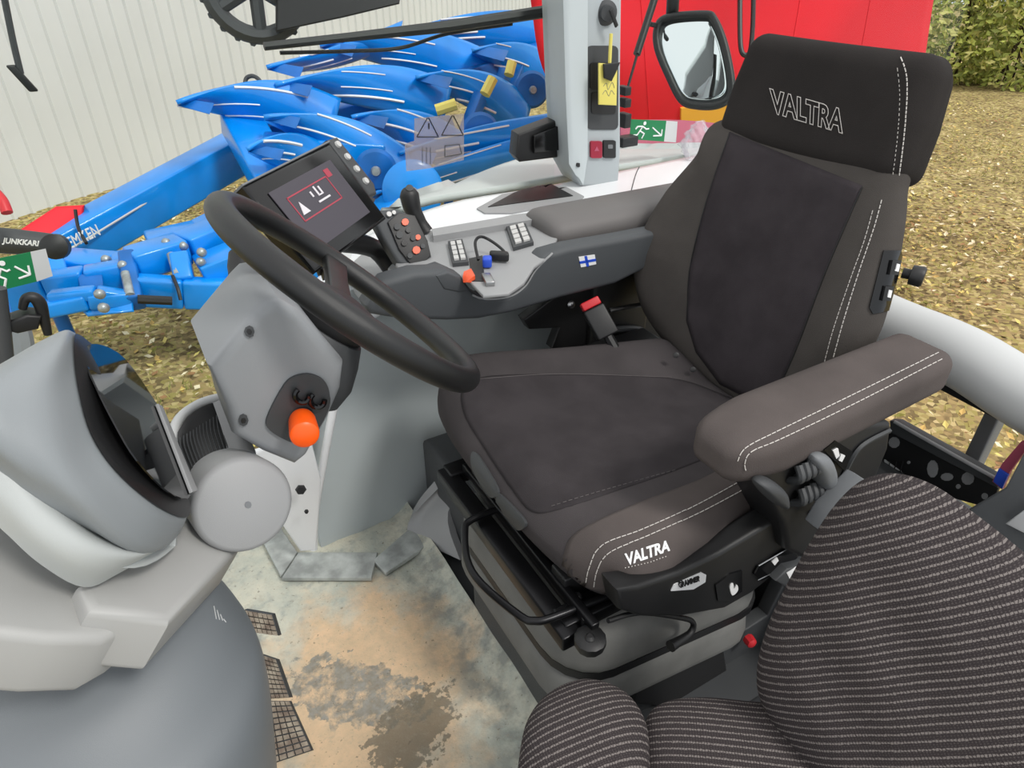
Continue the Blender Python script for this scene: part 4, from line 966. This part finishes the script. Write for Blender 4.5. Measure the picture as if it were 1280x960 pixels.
MB().prism([PZ(.70, *q) for q in ((485, 334), (498, 320), (530, 318), (552, 330), (545, 345), (505, 348))], (0, 0, -.04), .004, 3, 1.1).build('lever_gaiter', 'lgrey', lv)
MB().tube([lp(515, 325, -.03), PZ(.69, 518, 338)], .022, smooth=False, n=12).build('lever_stem', 'dgrey', lv)
jy = thing('joystick', 'slim black joystick standing behind the drive lever', 'joystick', PZ(.70, 535, 292))
m = MB(); a = P(512, 240, 1.46)
m.tube([P(*q) for q in ((510, 236, 1.46), (512, 246, 1.46), (516, 262, 1.47), (524, 276, 1.48), (532, 290, 1.49))], [.012, .021, .020, .017, .014, .017], n=14); m.build('grip', 'black', jy)
MB().lathe(P(512, 236, 1.445), (-.2, -.6, .8), [(0, 0), (.009, 0), (.008, .004), (0, .005)], 12).build('top_button', 'dgrey', jy)
MB().prism([P(*q) for q in ((522, 292, 1.49), (538, 286, 1.50), (556, 292, 1.50), (556, 312, 1.47), (530, 314, 1.46))], (0, 0, -.06), .006).build('joystick_base', 'lgrey', jy)
# fender-side pale trim left of lever
m = MB().prism([PZ(.66, *q) for q in ((428, 338), (470, 300), (500, 290), (505, 330), (486, 352), (450, 362))], (0, 0, -.03), .005); struct('trim_3', m, 'lgrey')
# ================================================================== TERMINAL
te = thing('touchscreen_terminal', 'black tilted touchscreen terminal with side button bar above the wheel', 'touchscreen', (.33, 1.2, .75))
TL = P(305, 232, 1.04); TR = P(412, 178, 1.237); rt = (TR - TL).normalized(); sF = math.sin(math.radians(37)); cF = math.cos(math.radians(37))
fwd = V((.7 * cF, -.7 * cF, sF)); fwd = (V((rt.y, -rt.x, 0)).normalized() * cF + V((0, 0, sF))).normalized()
dwn = -(fwd.cross(rt)).normalized()
if dwn.z > 0: dwn = -dwn
W_ = (TR - TL).length; H_ = .165
def tp(u, w, o=0): return TL + rt * (u * W_) + dwn * (w * H_) + fwd * o
m = MB().prism([tp(0, 0), tp(1, 0), tp(1, 1), tp(0, 1)], -fwd * .035, .006, 3); m.build('housing', 'black_gloss', te)
m = MB().prism([tp(-.01, -.02, .001), tp(1.01, -.02, .001), tp(1.01, .0, .001), tp(-.01, .0, .001)], -fwd * .03, .001); m.build('top_edge_trim', 'mgrey', te)
m = MB().prism([tp(.12, .16, .001), tp(.86, .16, .001), tp(.86, .84, .001), tp(.12, .84, .001)], fwd * .0015); sc2 = m.build('screen', 'scr_on', te, flat=True)
def rect(u0, w0, u1, w1, m_, nm, par, th=.0022, t=None):
    if t:
        mb = MB()
        for a in ((u0, w0, u1, w0 + t), (u0, w1 - t, u1, w1), (u0, w0, u0 + t * .66, w1), (u1 - t * .66, w0, u1, w1)): mb.prism([tp(a[0], a[1], .002), tp(a[2], a[1], .002), tp(a[2], a[3], .002), tp(a[0], a[3], .002)], fwd * .0012)
    else: mb = MB().prism([tp(u0, w0, .002), tp(u1, w0, .002), tp(u1, w1, .002), tp(u0, w1, .002)], fwd * .0012)
    return mb.build(nm, m_, par, flat=True)
rect(.22, .28, .70, .56, 'scr_red', 'alert_frame', sc2, t=.014)
rect(.71, .22, .77, .31, 'scr_red', 'alert_corner', sc2)
mb = MB().prism([tp(.25, .50, .003), tp(.33, .50, .003), tp(.29, .37, .003)], fwd * .0012); mb.build('alert_triangle', 'scr_white', sc2)
mb = MB()
for a in ((.46, .46, .60, .48), (.44, .34, .455, .40), (.50, .31, .515, .42), (.50, .405, .56, .42), (.545, .33, .56, .42)): mb.prism([tp(a[0], a[1], .003), tp(a[2], a[1], .003), tp(a[2], a[3], .003), tp(a[0], a[3], .003)], fwd * .0012)
mb.build('alert_symbol', 'scr_white', sc2)
m = MB().prism([tp(1.0, -.04), tp(1.13, -.02), tp(1.15, .62), tp(1.1, .72), tp(1.0, .70)], -fwd * .03, .006); bb_ = m.build('button_bar', 'dgrey', te); 
for i in range(4): MB().lathe(tp(1.065, .06 + .16 * i, .0), fwd, [(0, 0), (.007, 0), (.006, .004), (0, .004)], 12).build('round_button', 'silver', bb_)
MB().tube([tp(.6, .9, -.04), V((.42, 1.28, .72)), V((.46, 1.26, .64))], .02, n=10).build('mount_arm', 'black', te)
m = MB().tube([tp(.95, .05, -.06), tp(1.15, .4, -.08), tp(1.25, .8, -.06)], .02, n=10); m.build('rear_cable', 'black', te)
# coil / ribbed bracket below the terminal
m = MB()
for i in range(6): m.box(P(385 + 6 * i, 318 + 5.5 * i, 1.12 + .005 * i), (.004, .002, 0), (0, .012, .012), (0, .01, -.01), .001)
tag(m.build('ribbed_cable', 'black'), 'ribbed black cable piece seen through the wheel below the touchscreen', 'cable')

# ================================================================== REAR: beam, shelf, mirror, others
m = MB(); m.tube([V((1.36, 1.0, .56)), PX(1.36, 1115, 408), PX(1.36, 1200, 445), PX(1.36, 1290, 500), PX(1.36, 1420, 570)], .062, n=28, k=4)
struct('trim_rear_beam', m, 'vlgrey', sharp=180)
m = MB(); m.prism([PX(1.33, *q) for q in ((1160, 470), (1290, 536), (1290, 548), (1160, 480))], (.02, 0, 0), .003); struct('trim_4', m, 'black')
ws2 = MB(); ws2.prism([PX(1.42, *q) for q in ((1234, 506), (1254, 514), (1218, 588), (1198, 582))], (.04, 0, 0), .006); struct('trim_5', ws2, 'mgrey')
sh = thing('mesh_shelf', 'black perforated metal shelf with mesh below the rear window', 'shelf', PX(1.32, 1170, 590))
m = MB(); m.prism([PX(1.34, *q) for q in ((1112, 526), (1122, 527), (1252, 600), (1246, 610), (1112, 540))], (.02, 0, 0), .002); m.build('top_rail', 'dgrey', sh)
m = MB(); m.tube([PX(1.335, *q) for q in ((1118, 527), (1180, 562), (1250, 601))], .004, n=8); m.build('bright_edge', 'lgrey', sh)
m = MB(); m.prism([PX(1.36, *q) for q in ((1108, 534), (1248, 610), (1238, 636), (1180, 620), (1100, 600), (1090, 580))], (.01, 0, 0), .002); sp = m.build('shelf_plate', 'black', sh); spb = m.bvh()
for (x, y, rx, ry) in ((1118, 553, 7, 7), (1166, 586, 7, 11), (1184, 596, 8, 5), (1210, 598, 8, 8), (1146, 550, 2, 2), (1136, 578, 2, 2), (1231, 620, 4, 4), (1198, 608, 3, 3)):
    m = MB(); raised(m, [(x + rx * math.cos(t), y + ry * math.sin(t)) for t in [i * .63 for i in range(10)]], spb, .001); m.build('shelf_hole', 'lgrey', sp)
m = MB(); raised(m, [(1100, 588), (1106, 574), (1128, 590), (1120, 606), (1096, 602)], spb, .001); m.build('mesh_opening', 'vlgrey', sp)
m = MB()
for i in range(4): seam(m, [(1098 + 8 * i, 604), (1106 + 8 * i, 576)], spb, .0012, .003, sm=False); seam(m, [(1096, 580 + 8 * i), (1130, 590 + 8 * i)], spb, .0012, .003, sm=False)
m.build('mesh_wire', 'black', sp)
mg = MB(); mg.prism([PX(1.31, *q) for q in ((1240, 602), (1252, 612), (1262, 590), (1284, 560), (1276, 552), (1252, 580))], (.01, 0, 0), .001)
tag(mg.build('folded_leaflet', 'pink'), 'small red and blue leaflet tucked at the right end of the shelf', 'leaflet')
m = MB(); m.prism([PX(1.305, *q) for q in ((1241, 602), (1252, 611), (1260, 594), (1248, 586))], (.006, 0, 0), .001); tag(m.build('blue_card', 'bluebtn'), 'blue card in front of the leaflet at the right end of the shelf', 'card')
m = MB(); m.prism([PX(1.28, *q) for q in ((1256, 610), (1290, 545), (1400, 600), (1400, 800), (1250, 760), (1200, 700), (1205, 640))], (.03, 0, 0), .005); struct('wall_rear', m, 'mgrey')
m = MB(); m.prism([PX(1.26, *q) for q in ((1256, 655), (1290, 630), (1300, 660), (1290, 672))], (.02, 0, 0), .003); struct('trim_6', m, 'white')
# mirror
mi_ = thing('wing_mirror', 'black framed wing mirror beside the headrest', 'mirror', PY(1.95, 862, 75))
mo = [(822, 34), (835, 22), (880, 18), (892, 24), (905, 55), (914, 100), (912, 122), (895, 132), (870, 132), (852, 125), (836, 95), (822, 60)]
mn = (CAM - P(862, 75, 2.3)).normalized(); mn = (mn + V((-1.0, -.2, .55))).normalized(); mc = P(865, 76, 2.35)
def mp(x, y, o=0): return PP(x, y, mc + mn * o, mn)
m = MB().pillow([mp(*q) for q in mo], mn, .004, .07, 5, 8, k=5); m.build('mirror_shell', 'black', mi_)
m = MB().tube([mp(*q, .004) for q in mo], .013, closed=True, n=10, k=5); m.build('mirror_rim', 'rubber', mi_)
m = MB().pillow([mp(866 + (x - 866) * .93, 76 + (y - 76) * .93, .008) for x, y in mo], mn, .001, .002, 20, 3, k=5); m.build('mirror_glass', 'mirror', mi_, sharp=180)
MB().tube([mp(840, 22, -.03), P(842, -10, 2.33), P(846, -60, 2.3)], .022, n=10).build('mirror_arm', 'black', mi_)
MB().tube([mp(822, 32, -.01), P(812, 30, 2.3)], .008, n=8, smooth=False).build('mirror_strut', 'black', mi_)
# clear bag + pink ledge
lg = MB(); lg.patch([[P(*q) for q in ((776, 150, 2.75), (850, 150, 2.8), (930, 158, 2.85), (1000, 170, 2.9))], [P(*q) for q in ((776, 188, 2.7), (850, 195, 2.72), (930, 205, 2.76), (1000, 215, 2.8))]], .04)
bm_ = bmesh.new(); bmesh.ops.create_icosphere(bm_, subdivisions=4, radius=1)
cB = P(872, 176, 2.2)
for v_ in bm_.verts:
    p = v_.co; n_ = .75 + .25 * math.sin(9 * p.x + 5 * p.z) * math.sin(8 * p.y - 6 * p.z) + .12 * math.sin(21 * p.x + 14 * p.y); w = 1 - .45 * (p.z + 1) / 2
    v_.co = cB + V((p.x * .085 * w * n_, p.y * .06 * w * n_, p.z * .065 * (.8 + .2 * n_)))
m = MB().bm(bm_); tag(m.build('plastic_bag', 'bag', sharp=180), 'crumpled clear plastic bag on the ledge beside the headrest', 'bag')
# ================================================================== OUTSIDE
GZ = -1.3
v = []; f = []; n_ = 90
for j in range(n_ + 1):
    for i in range(n_ + 1):
        x = -12 + 50 * (i / n_) ** 1.0; y = 1.9 - 6 + 50 * (j / n_); v.append((x, y, GZ + .04 * math.sin(x * 1.3) * math.sin(y * 1.1) + random.uniform(-.015, .015)))
for j in range(n_):
    for i in range(n_): a = j * (n_ + 1) + i; f.append((a, a + 1, a + n_ + 2, a + n_ + 1))
m = MB().add(v, f); o = m.build('ground', 'ground', sharp=180); o['kind'] = 'structure'
# fallen leaves
a0 = V((-4.5, 6.6, GZ)); a1_ = V((14, 19.5, GZ)); dr = (a1_ - a0); L = dr.length; dr.normalize(); nn = V((dr.y, -dr.x, 0))
items = []
for ci in range(5):
    m = MB()
    for k in range(2600):
        if k < 1700: x, y = random.uniform(-2, 9), random.uniform(2.6, 10)
        else: x, y = random.uniform(3, 14), random.uniform(.4, 9)
        if (V((x, y, GZ)) - a0).dot(nn) < .2: continue
        a = random.uniform(0, 6.28); s_ = random.uniform(.018, .036); t = random.uniform(-.5, .5)
        ux = V((math.cos(a), math.sin(a), t)) * s_; uy = V((-math.sin(a), math.cos(a), random.uniform(-.5, .5))) * s_ * .6; c = V((x, y, GZ + random.uniform(.02, .05)))
        m.add([c - ux, c - uy * .9, c + ux, c + uy, c + V((0, 0, -.006))], [(0, 1, 4), (1, 2, 4), (2, 3, 4), (3, 0, 4)])
    items.append((m, 'leaf%d' % ci))
tag(multi('fallen_leaves', items), 'fallen autumn leaves scattered over the ground outside', 'leaves', kind='stuff')
items = []
for ci in range(3):
    m = MB()
    for k in range(5000):
        x, y = random.uniform(-2, 12), random.uniform(1.0, 10)
        if (V((x, y, GZ)) - a0).dot(nn) < .2: continue
        c = V((x, y, GZ)); a = random.uniform(0, 6.28); h = random.uniform(.03, .07); w = V((math.cos(a), math.sin(a), 0)) * .005
        m.add([c - w, c + w, c + V((random.uniform(-.03, .03), random.uniform(-.03, .03), h))], [(0, 1, 2)])
    M['grass%d' % ci] = mat('grass_blade', ((120, 128, 64), (160, 156, 84), (188, 172, 116))[ci], .7)
    items.append((m, 'grass%d' % ci))
tag(multi('grass_tufts', items), 'short yellow green grass growing on the ground outside', 'grass', kind='stuff')
# ---- shed wall, corrugated
a0 = V((-4.5, 6.6, GZ)); a1_ = V((14, 19.5, GZ)); dr = (a1_ - a0); L = dr.length; dr.normalize(); nn = V((dr.y, -dr.x, 0))
v = []; f = []; pitch = .21; i = 0; prof = []
x = 0
while x < L:
    for dx, dz in ((0, 0), (.13, 0), (.145, .03), (.175, .03), (.19, 0)): prof.append((x + dx, dz))
    x += pitch
for x, dz in prof:
    p = a0 + dr * x + nn * dz; v += [p, p + V((0, 0, 9))]
for k in range(len(prof) - 1): f.append((2 * k, 2 * k + 2, 2 * k + 3, 2 * k + 1))
n0 = len(v); v += [p - nn * .08 for p in v]; f += [tuple(q + n0 for q in r[::-1]) for r in f]
M['shed'] = mat('shed_sheet_metal', (216, 217, 216), .5, noise=.03, nscale=.8)
m = MB().add(v, f); tag(m.build('corrugated_shed', 'shed', flat=True), 'pale corrugated metal shed wall behind the blue implement', 'shed')
# ---- red trailer
tr_ = thing('red_trailer', 'bright red rounded trailer body behind the mirror and headrest', 'trailer', P(900, 160, 4.6) * 1)
out = [(664, -60, 4.3), (668, 20, 4.3), (676, 70, 4.35), (690, 115, 4.4), (712, 150, 4.45), (760, 160, 4.5), (900, 170, 4.7), (1060, 180, 5.0), (1140, 150, 5.2), (1158, 60, 5.2), (1172, -60, 5.2)]
T0 = P(664, 30, 4.3); T1 = P(1160, 30, 5.2); tdir = V((T1.x - T0.x, T1.y - T0.y, 0)).normalized(); tn = V((-tdir.y, tdir.x, 0))
if tn.dot(CF) < 0: tn = -tn
def tpl(x, y, o=0): return PP(x, y, T0 + tn * o, tn)
rowt = [[tpl(x, -200) for x in (640, 760, 900, 1060, 1200)], [tpl(x, 0, o) for x, o in ((664, .08), (760, 0), (900, .03), (1060, 0), (1167, .06))],
        [tpl(x, y, o) for x, y, o in ((678, 85, .12), (760, 90, 0), (900, 95, .04), (1060, 98, 0), (1153, 90, .06))], [tpl(x, y, o) for x, y, o in ((714, 150, .3), (770, 160, .15), (900, 172, .15), (1060, 185, .15), (1130, 200, .2))]]
m = MB().patch(rowt, .04, k=6); body = m.build('trailer_body', 'tred', tr_, sharp=180); tbv3 = m.bvh()
away = V((D(1000, 30).x, D(1000, 30).y, 0)).normalized() * 1.6
MB().prism([tpl(x, y, .35) for x, y in ((690, -150), (690, 60), (735, 140), (1060, 160), (1120, 150), (1140, 60), (1150, -150))], away, .05).build('trailer_hull', 'tred', tr_)
m = MB()
for q in ([(800, -20), (806, 60), (812, 150)], [(1004, -20), (990, 60)], [(1090, -10), (1078, 55)], [(840, -20), (850, 10)]): seam(m, q, tbv3, .010, -.004)
m.build('body_crease', 'tred', body)
m = MB(); raised(m, [(850, 134), (908, 128), (906, 158), (850, 152)], tbv3, .02); m.build('amber_plate', 'amber', body, label='amber yellow plate')
m = MB(); m.tube([P(*q) for q in ((925, -20, 4.4), (925, 40, 4.4), (927, 64, 4.4), (933, 69, 4.4), (938, 62, 4.4), (941, 30, 4.4), (942, -20, 4.4))], .016, n=8); hk = m.build('cable_loop', 'black', body)
m = MB()
for x, y, d in ((760, 150, 4.9), (1100, 170, 5.5)):
    c = P(x, y, d); m.tube([c, V((c.x, c.y, GZ))], .12, n=12, smooth=False)
m.build('trailer_leg', 'dgrey', tr_)
lg.build('bumper_ledge', 'pink', tr_, label='dull pinkish red ledge')
# ---- bushes
def bush(name, label, c, r, n, seeds):
    random.seed(seeds); t = thing(name, label, 'bush', (c.x, c.y, GZ), 'bushes beyond the grass')
    for k_ in range(4):
        m = MB()
        for i in range(n // 4):
            d = V((random.gauss(0, 1), random.gauss(0, 1), random.gauss(0, 1))).normalized() * (random.uniform(.55, 1) ** .4)
            p = V((c.x + d.x * r[0], c.y + d.y * r[1], c.z + d.z * r[2])); p += V([random.uniform(-.1, .1) for _ in range(3)])
            if p.z < GZ: continue
            a = V([random.gauss(0, 1) for _ in range(3)]).normalized(); b = a.orthogonal().normalized(); s_ = random.uniform(.05, .11)
            m.add([p - a * s_, p - b * s_ * .5 + a.cross(b) * .01, p + a * s_, p + b * s_ * .5 + a.cross(b) * .01], [(0, 1, 2, 3)])
        m.build('foliage', 'bleaf%d' % k_, t, flat=True)
    m = MB()
    for i in range(5): m.tube([V((c.x + random.uniform(-.3, .3), c.y + random.uniform(-.3, .3), GZ)), c + V([random.uniform(-.5, .5) * r[0], random.uniform(-.5, .5) * r[1], r[2] * .3])], .03, n=6, smooth=False)
    m.build('stem', 'bark', t)
def gp(x, y): return PZ(GZ, x, y)
for i, (x, y, r) in enumerate(((1180, 100, (1.3, 1.2, 1.6)), (1262, 108, (1.3, 1.3, 1.9)))):
    g = gp(x, y); bush('bush', ['yellow green bush emerging right beside the red trailer edge', 'leafy yellow green bush in the top right corner'][i], V((g.x, g.y, GZ + r[2] * .75)), r, 5200, i)
g = V((13.5, 19.0, GZ)); bush('bush', 'distant bush above the wiper arm at the top centre', V((13.0, 21.0, GZ + 1.2)), (3.2, 1.6, 1.9), 5200, 9)
random.seed(5)

# ================================================================== BLUE PLOUGH
pg = thing('reversible_plough', 'bright blue reversible plough with rows of curved mouldboards outside the window', 'plough', V((2.2, 5.2, GZ)))
def bar(pts, hw, hh, name, mt_='blue', par=pg, up=V((0, 0, 1)), bev=.01):
    m = MB()
    for a, b in zip(pts, pts[1:]):
        a, b = V(a), V(b); d = (b - a); s_ = d.cross(up).normalized(); u_ = s_.cross(d).normalized()
        m.box((a + b) / 2, d / 2, s_ * hw, u_ * hh, bev)
    return m.build(name, mt_, par)
# main beam
B0 = P(66, 318, 5.0); B1 = P(330, 172, 6.2)
mb_ = bar([B0, B1], .14, .155, 'main_beam', bev=.02)
m = MB(); m.tube([P(80, 316, 4.86), P(300, 182, 6.0)], .008, smooth=False, n=6); m.build('beam_weld_line', 'vlgrey', mb_)
t0, t1 = P(88, 303, 4.83), P(118, 289, 4.95)
ub = (t1 - t0).normalized(); 
m = MB(); m.text('LEMKEN', P(101, 297, 4.82), ub, (V((0, 0, 1)) - ub * ub.z).normalized(), .08, .004, width=.27); m.build('beam_lettering', 'wsticker', mb_)
# red block
m = MB(); a = P(66, 276, 4.9); m.prism([P(*q) for q in ((24, 288, 4.8), (70, 258, 5.0), (106, 256, 5.1), (104, 275, 5.1), (78, 292, 4.95), (50, 296, 4.85))], (P(60, 270, 5.3) - P(60, 270, 5.0)), .02)
rb_ = m.build('red_cover_box', 'tred', pg, label='red cover box on the blue beam')
MB().tube([P(94, 262, 4.85), P(98, 285, 4.85), P(108, 304, 4.78)], .012, n=6).build('hose_stay', 'black', pg)
# mouldboards
def board(tip, mid, end, w, d0, d1, nm='mouldboard'):
    """curved share: tip -> mid -> end along its length, w px height at each third"""
    rows = []
    steps = 6; rows = []
    for j in range(5):
        s_ = j / 4 - .5; row = []
        for i in range(steps + 1):
            t = i / steps
            x = (1 - t) ** 2 * tip[0] + 2 * t * (1 - t) * mid[0] + t * t * end[0]; y = (1 - t) ** 2 * tip[1] + 2 * t * (1 - t) * mid[1] + t * t * end[1]
            ww = w * (math.sin(min(1, t * 1.25 + .03) * math.pi / 2)) * (1 - .25 * t)
            d = d0 + (d1 - d0) * t + .10 * abs(s_) ** 2 * 4 * .6 + s_ * .30 * (1 - t) - .1
            row.append(P(x - s_ * ww * .25, y + s_ * ww, d))
        rows.append(row)
    m = MB().patch(rows, .03, k=3); o = m.build(nm, 'blue', pg, sharp=180); return o, m.bvh()
bds = [((222, 132), (330, 112), (420, 150), 62, 5.2, 5.8), ((334, 87), (420, 78), (500, 40), 34, 5.8, 6.6), ((345, 110), (470, 95), (560, 130), 62, 5.6, 6.3),
       ((400, 60), (520, 50), (610, 92), 60, 6.2, 7.0), ((470, 52), (600, 28), (690, 40), 50, 6.6, 7.6), ((330, 150), (430, 160), (520, 225), 62, 5.2, 5.7),
       ((440, 150), (520, 150), (590, 205), 58, 5.6, 6.1), ((520, 100), (600, 100), (660, 150), 56, 6.1, 6.8), ((590, 66), (650, 66), (700, 105), 52, 6.7, 7.4),
       ((500, 195), (580, 180), (690, 160), 46, 5.7, 6.2), ((470, 245), (560, 215), (690, 175), 40, 5.5, 6.2), ((310, 190), (350, 180), (400, 200), 50, 5.0, 5.4)]
for i, (a, b, c, w, d0, d1) in enumerate(bds):
    o, bv = board(a, b, c, w * 1.15, d0, d1)
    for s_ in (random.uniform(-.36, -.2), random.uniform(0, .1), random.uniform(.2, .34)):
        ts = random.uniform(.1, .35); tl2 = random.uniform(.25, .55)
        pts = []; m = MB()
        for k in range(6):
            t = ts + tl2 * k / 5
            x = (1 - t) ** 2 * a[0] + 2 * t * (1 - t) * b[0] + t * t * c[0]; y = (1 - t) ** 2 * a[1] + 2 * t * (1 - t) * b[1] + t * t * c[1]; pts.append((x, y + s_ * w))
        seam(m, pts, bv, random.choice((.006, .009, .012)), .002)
        m.build('painted_highlight', 'white', o)  # white tubes laid on the blade as painted highlights
    # share tip
    m = MB(); ww = 7; m.prism([P(a[0], a[1], d0 - .12), P(a[0] + 22, a[1] - ww, d0 - .1), P(a[0] + 46, a[1] - 3, d0 - .08), P(a[0] + 40, a[1] + ww + 4, d0 - .1)], D(*a).normalized() * .03, .004); m.build('share_point', 'dblue', pg)
# discs and legs
for q, r, d in (((600, 165), 24, 6.0), ((664, 112), 22, 6.7), ((470, 212), 26, 5.3), ((516, 238), 38, 5.2), ((700, 75), 16, 7.3)):
    c = P(q[0], q[1], d); m = MB().lathe(c, (-.3, -.9, .1), [(0, 0), (r * d / 850 * .9, 0), (r * d / 850, .02), (r * d / 850 * .85, .05), (0, .07)], 32); o = m.build('disc_coulter', 'dblue' if r != 38 else 'blue', pg)
    MB().lathe(c + V((-.03, -.08, .01)), (-.3, -.9, .1), [(0, 0), (.04, 0), (.03, .03), (0, .03)], 12).build('hub_cap', 'salv', o)
for (x, y, d) in ((600, 120, 6.4), (632, 90, 6.8), (560, 150, 6.1), (485, 200, 5.6), (655, 75, 7.1)):
    bar([P(x, y, d), P(x - 18, y + 48, d - .1)], .05, .07, 'leg_bracket', 'dblue')
# upper deck bars
bar([P(330, 175, 5.8), P(500, 130, 6.4), P(700, 60, 7.6)], .09, .12, 'rear_beam', 'dblue', bev=.02)
bar([P(300, 150, 5.6), P(350, 240, 5.3)], .16, .10, 'turnover_bracket', 'blue', bev=.02)
bar([P(330, 190, 5.35), P(480, 200, 5.6)], .10, .14, 'side_plate', 'blue', bev=.02)
MB().tube([P(*q) for q in ((306, 108, 5.9), (308, 98, 5.9), (316, 95, 5.9), (324, 100, 5.9), (327, 110, 5.9))], .018, n=8).build('hose_loop', 'dgrey', pg)
m = MB()
for a in ((606, 118, 616, 98, 6.0), (636, 94, 640, 78, 6.6), (545, 138, 570, 130, 5.9)): m.tube([P(a[0], a[1], a[4]), P(a[2], a[3], a[4])], .05, n=8, smooth=False)
m.build('yellow_spring', 'yellow', pg)
# headstock and linkage in front
LK = [([(0, 372, 4.3), (60, 362, 4.35), (110, 355, 4.4), (165, 345, 4.5)], .07, .11), ([(50, 388, 4.15), (110, 376, 4.2), (165, 372, 4.3)], .05, .05), ([(62, 372, 4.15), (120, 366, 4.2), (162, 372, 4.3)], .05, .04),
      ([(165, 362, 4.4), (230, 366, 4.5), (300, 368, 4.6)], .06, .10), ([(165, 330, 4.5), (230, 310, 4.7), (300, 280, 5.0)], .12, .09), ([(185, 305, 4.75), (250, 290, 4.9), (330, 250, 5.1)], .16, .05),
      ([(80, 325, 4.6), (140, 330, 4.6), (185, 322, 4.7)], .12, .05), ([(250, 340, 4.6), (300, 320, 4.7), (420, 330, 5.0)], .14, .08), ([(60, 330, 4.5), (70, 360, 4.4)], .1, .1), ([(380, 340, 4.9), (440, 300, 5.2), (500, 260, 5.3)], .12, .12),
      ([(160, 320, 4.5), (170, 380, 4.3)], .05, .07), ([(225, 320, 4.55), (232, 355, 4.5)], .06, .08)]
for k, (pts, hw, hh) in enumerate(LK): bar([P(*q) for q in pts], hw, hh, ('lower_link' if k < 4 else 'headstock_arm'), 'blue' if k not in (10,) else 'dblue', bev=.02)
m = MB().prism([P(*q) for q in ((92, 380, 4.2), (165, 365, 4.3), (168, 390, 4.25), (110, 396, 4.2))], D(120, 380).normalized() * .12, .02); m.build('link_end_plate', 'blue', pg)
m = MB().prism([P(*q) for q in ((96, 343, 4.30), (128, 342, 4.35), (130, 360, 4.3), (100, 360, 4.28))], D(120, 380).normalized() * .05, .01); m.build('recess_plate', 'dblue', pg)
for q in ((126, 368, 4.08), (131, 385, 4.06), (209, 304, 4.6), (134, 325, 4.5), (230, 308, 4.6), (253, 316, 4.5), (252, 328, 4.5), (155, 332, 4.4), (180, 315, 4.6)):
    MB().lathe(P(*q), (-.3, -.8, .5), [(0, 0), (.030, 0), (.030, .03), (.018, .045), (0, .05)], 12).build('pin_head', 'salv', pg)
for q in (((214, 318, 4.5), (222, 344, 4.45)), ((157, 342, 4.35), (163, 370, 4.25))): MB().tube([P(*q[0]), P(*q[1])], .03, n=10, smooth=False).build('chrome_pin', 'salv', pg)
MB().tube([P(*q) for q in ((216, 345, 4.4), (222, 360, 4.35), (226, 375, 4.35))], .012, n=6).build('black_hose', 'black', pg)
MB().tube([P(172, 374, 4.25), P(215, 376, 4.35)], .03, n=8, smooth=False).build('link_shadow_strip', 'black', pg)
# ground supports
for q in ((60, 360, 4.4), (330, 220, 5.3), (560, 180, 6.1)):
    c = P(*q); MB().tube([c, V((c.x, c.y + .1, GZ))], .045, n=10, smooth=False).build('support_leg', 'dblue', pg)
# dark top link tube, black tube at left, red handle
tl_ = thing('implement_top_link', 'dark grey hydraulic tube with white lettering above the left exit sticker', 'tube', P(20, 305, 3.9))
MB().tube([P(-60, 296, 3.8), P(20, 302, 3.9), P(66, 306, 4.0)], [.075, .072, .065], n=16, smooth=False).build('tube_body', 'dgrey', tl_)
MB().lathe(P(72, 308, 3.85), (-.2, -.9, .3), [(0, 0), (.07, 0), (.07, .06), (.03, .08), (0, .08)], 20).build('tube_end', 'black', tl_)
a = P(18, 303, 3.78); ub = (P(66, 306, 4.0) - P(20, 302, 3.9)).normalized()
m = MB(); m.text('JUNKKARI', P(26, 303.5, 3.82), ub, (V((0, 0, 1)) - ub * ub.z).normalized(), .04, .003, bold=True, shear=.2, width=.17); m.build('tube_lettering', 'wsticker', tl_)
rh = MB().tube([P(-12, 235, 3.6), P(2, 250, 3.6), P(9, 266, 3.6)], .028, n=10); tag(rh.build('red_marker_pole', 'red'), 'dark red rounded pole end at the left edge before the shed wall', 'pole')
# tractor front wheel hint / axle at left lower
fx = thing('front_linkage_frame', 'grey blue metal frame at the lower left behind the window latch', 'frame', P(20, 440, 3.2))
MB().prism([P(*q) for q in ((-10, 380, 3.2), (12, 378, 3.2), (30, 430, 3.2), (28, 470, 3.2), (-10, 480, 3.2))], D(10, 430).normalized() * .1, .01).build('frame_plate', 'dblue', fx)
MB().tube([P(20, 400, 3.1), P(28, 440, 3.1), P(24, 480, 3.1)], .05, n=8).build('frame_tube', 'mgrey', fx)

# ================================================================== LIGHT
w = bpy.data.worlds.new('World'); S.world = w; w.use_nodes = True; nt = w.node_tree; bg = nt.nodes['Background']
tc = N(nt, 'ShaderNodeTexCoord'); sx = N(nt, 'ShaderNodeSeparateXYZ'); nt.links.new(tc.outputs['Generated'], sx.inputs[0])
cr = N(nt, 'ShaderNodeValToRGB'); nt.links.new(sx.outputs[2], cr.inputs[0]); cr.color_ramp.elements[0].color = (.75, .8, .85, 1); cr.color_ramp.elements[0].position = 0; cr.color_ramp.elements[1].color = (1, 1, 1, 1); cr.color_ramp.elements[1].position = .5
nt.links.new(cr.outputs[0], bg.inputs[0]); bg.inputs[1].default_value = 1.2
sl_ = bpy.data.lights.new('sun', 'SUN'); so = bpy.data.objects.new('sun', sl_); COL.objects.link(so); sl_.energy = 1.8; sl_.angle = math.radians(12); sl_.color = (1, .97, .92)
so.rotation_euler = V((.35, -.75, 1.0)).to_track_quat('Z', 'Y').to_euler()
for o in bpy.data.objects:
    if '_w' in o: del o['_w']
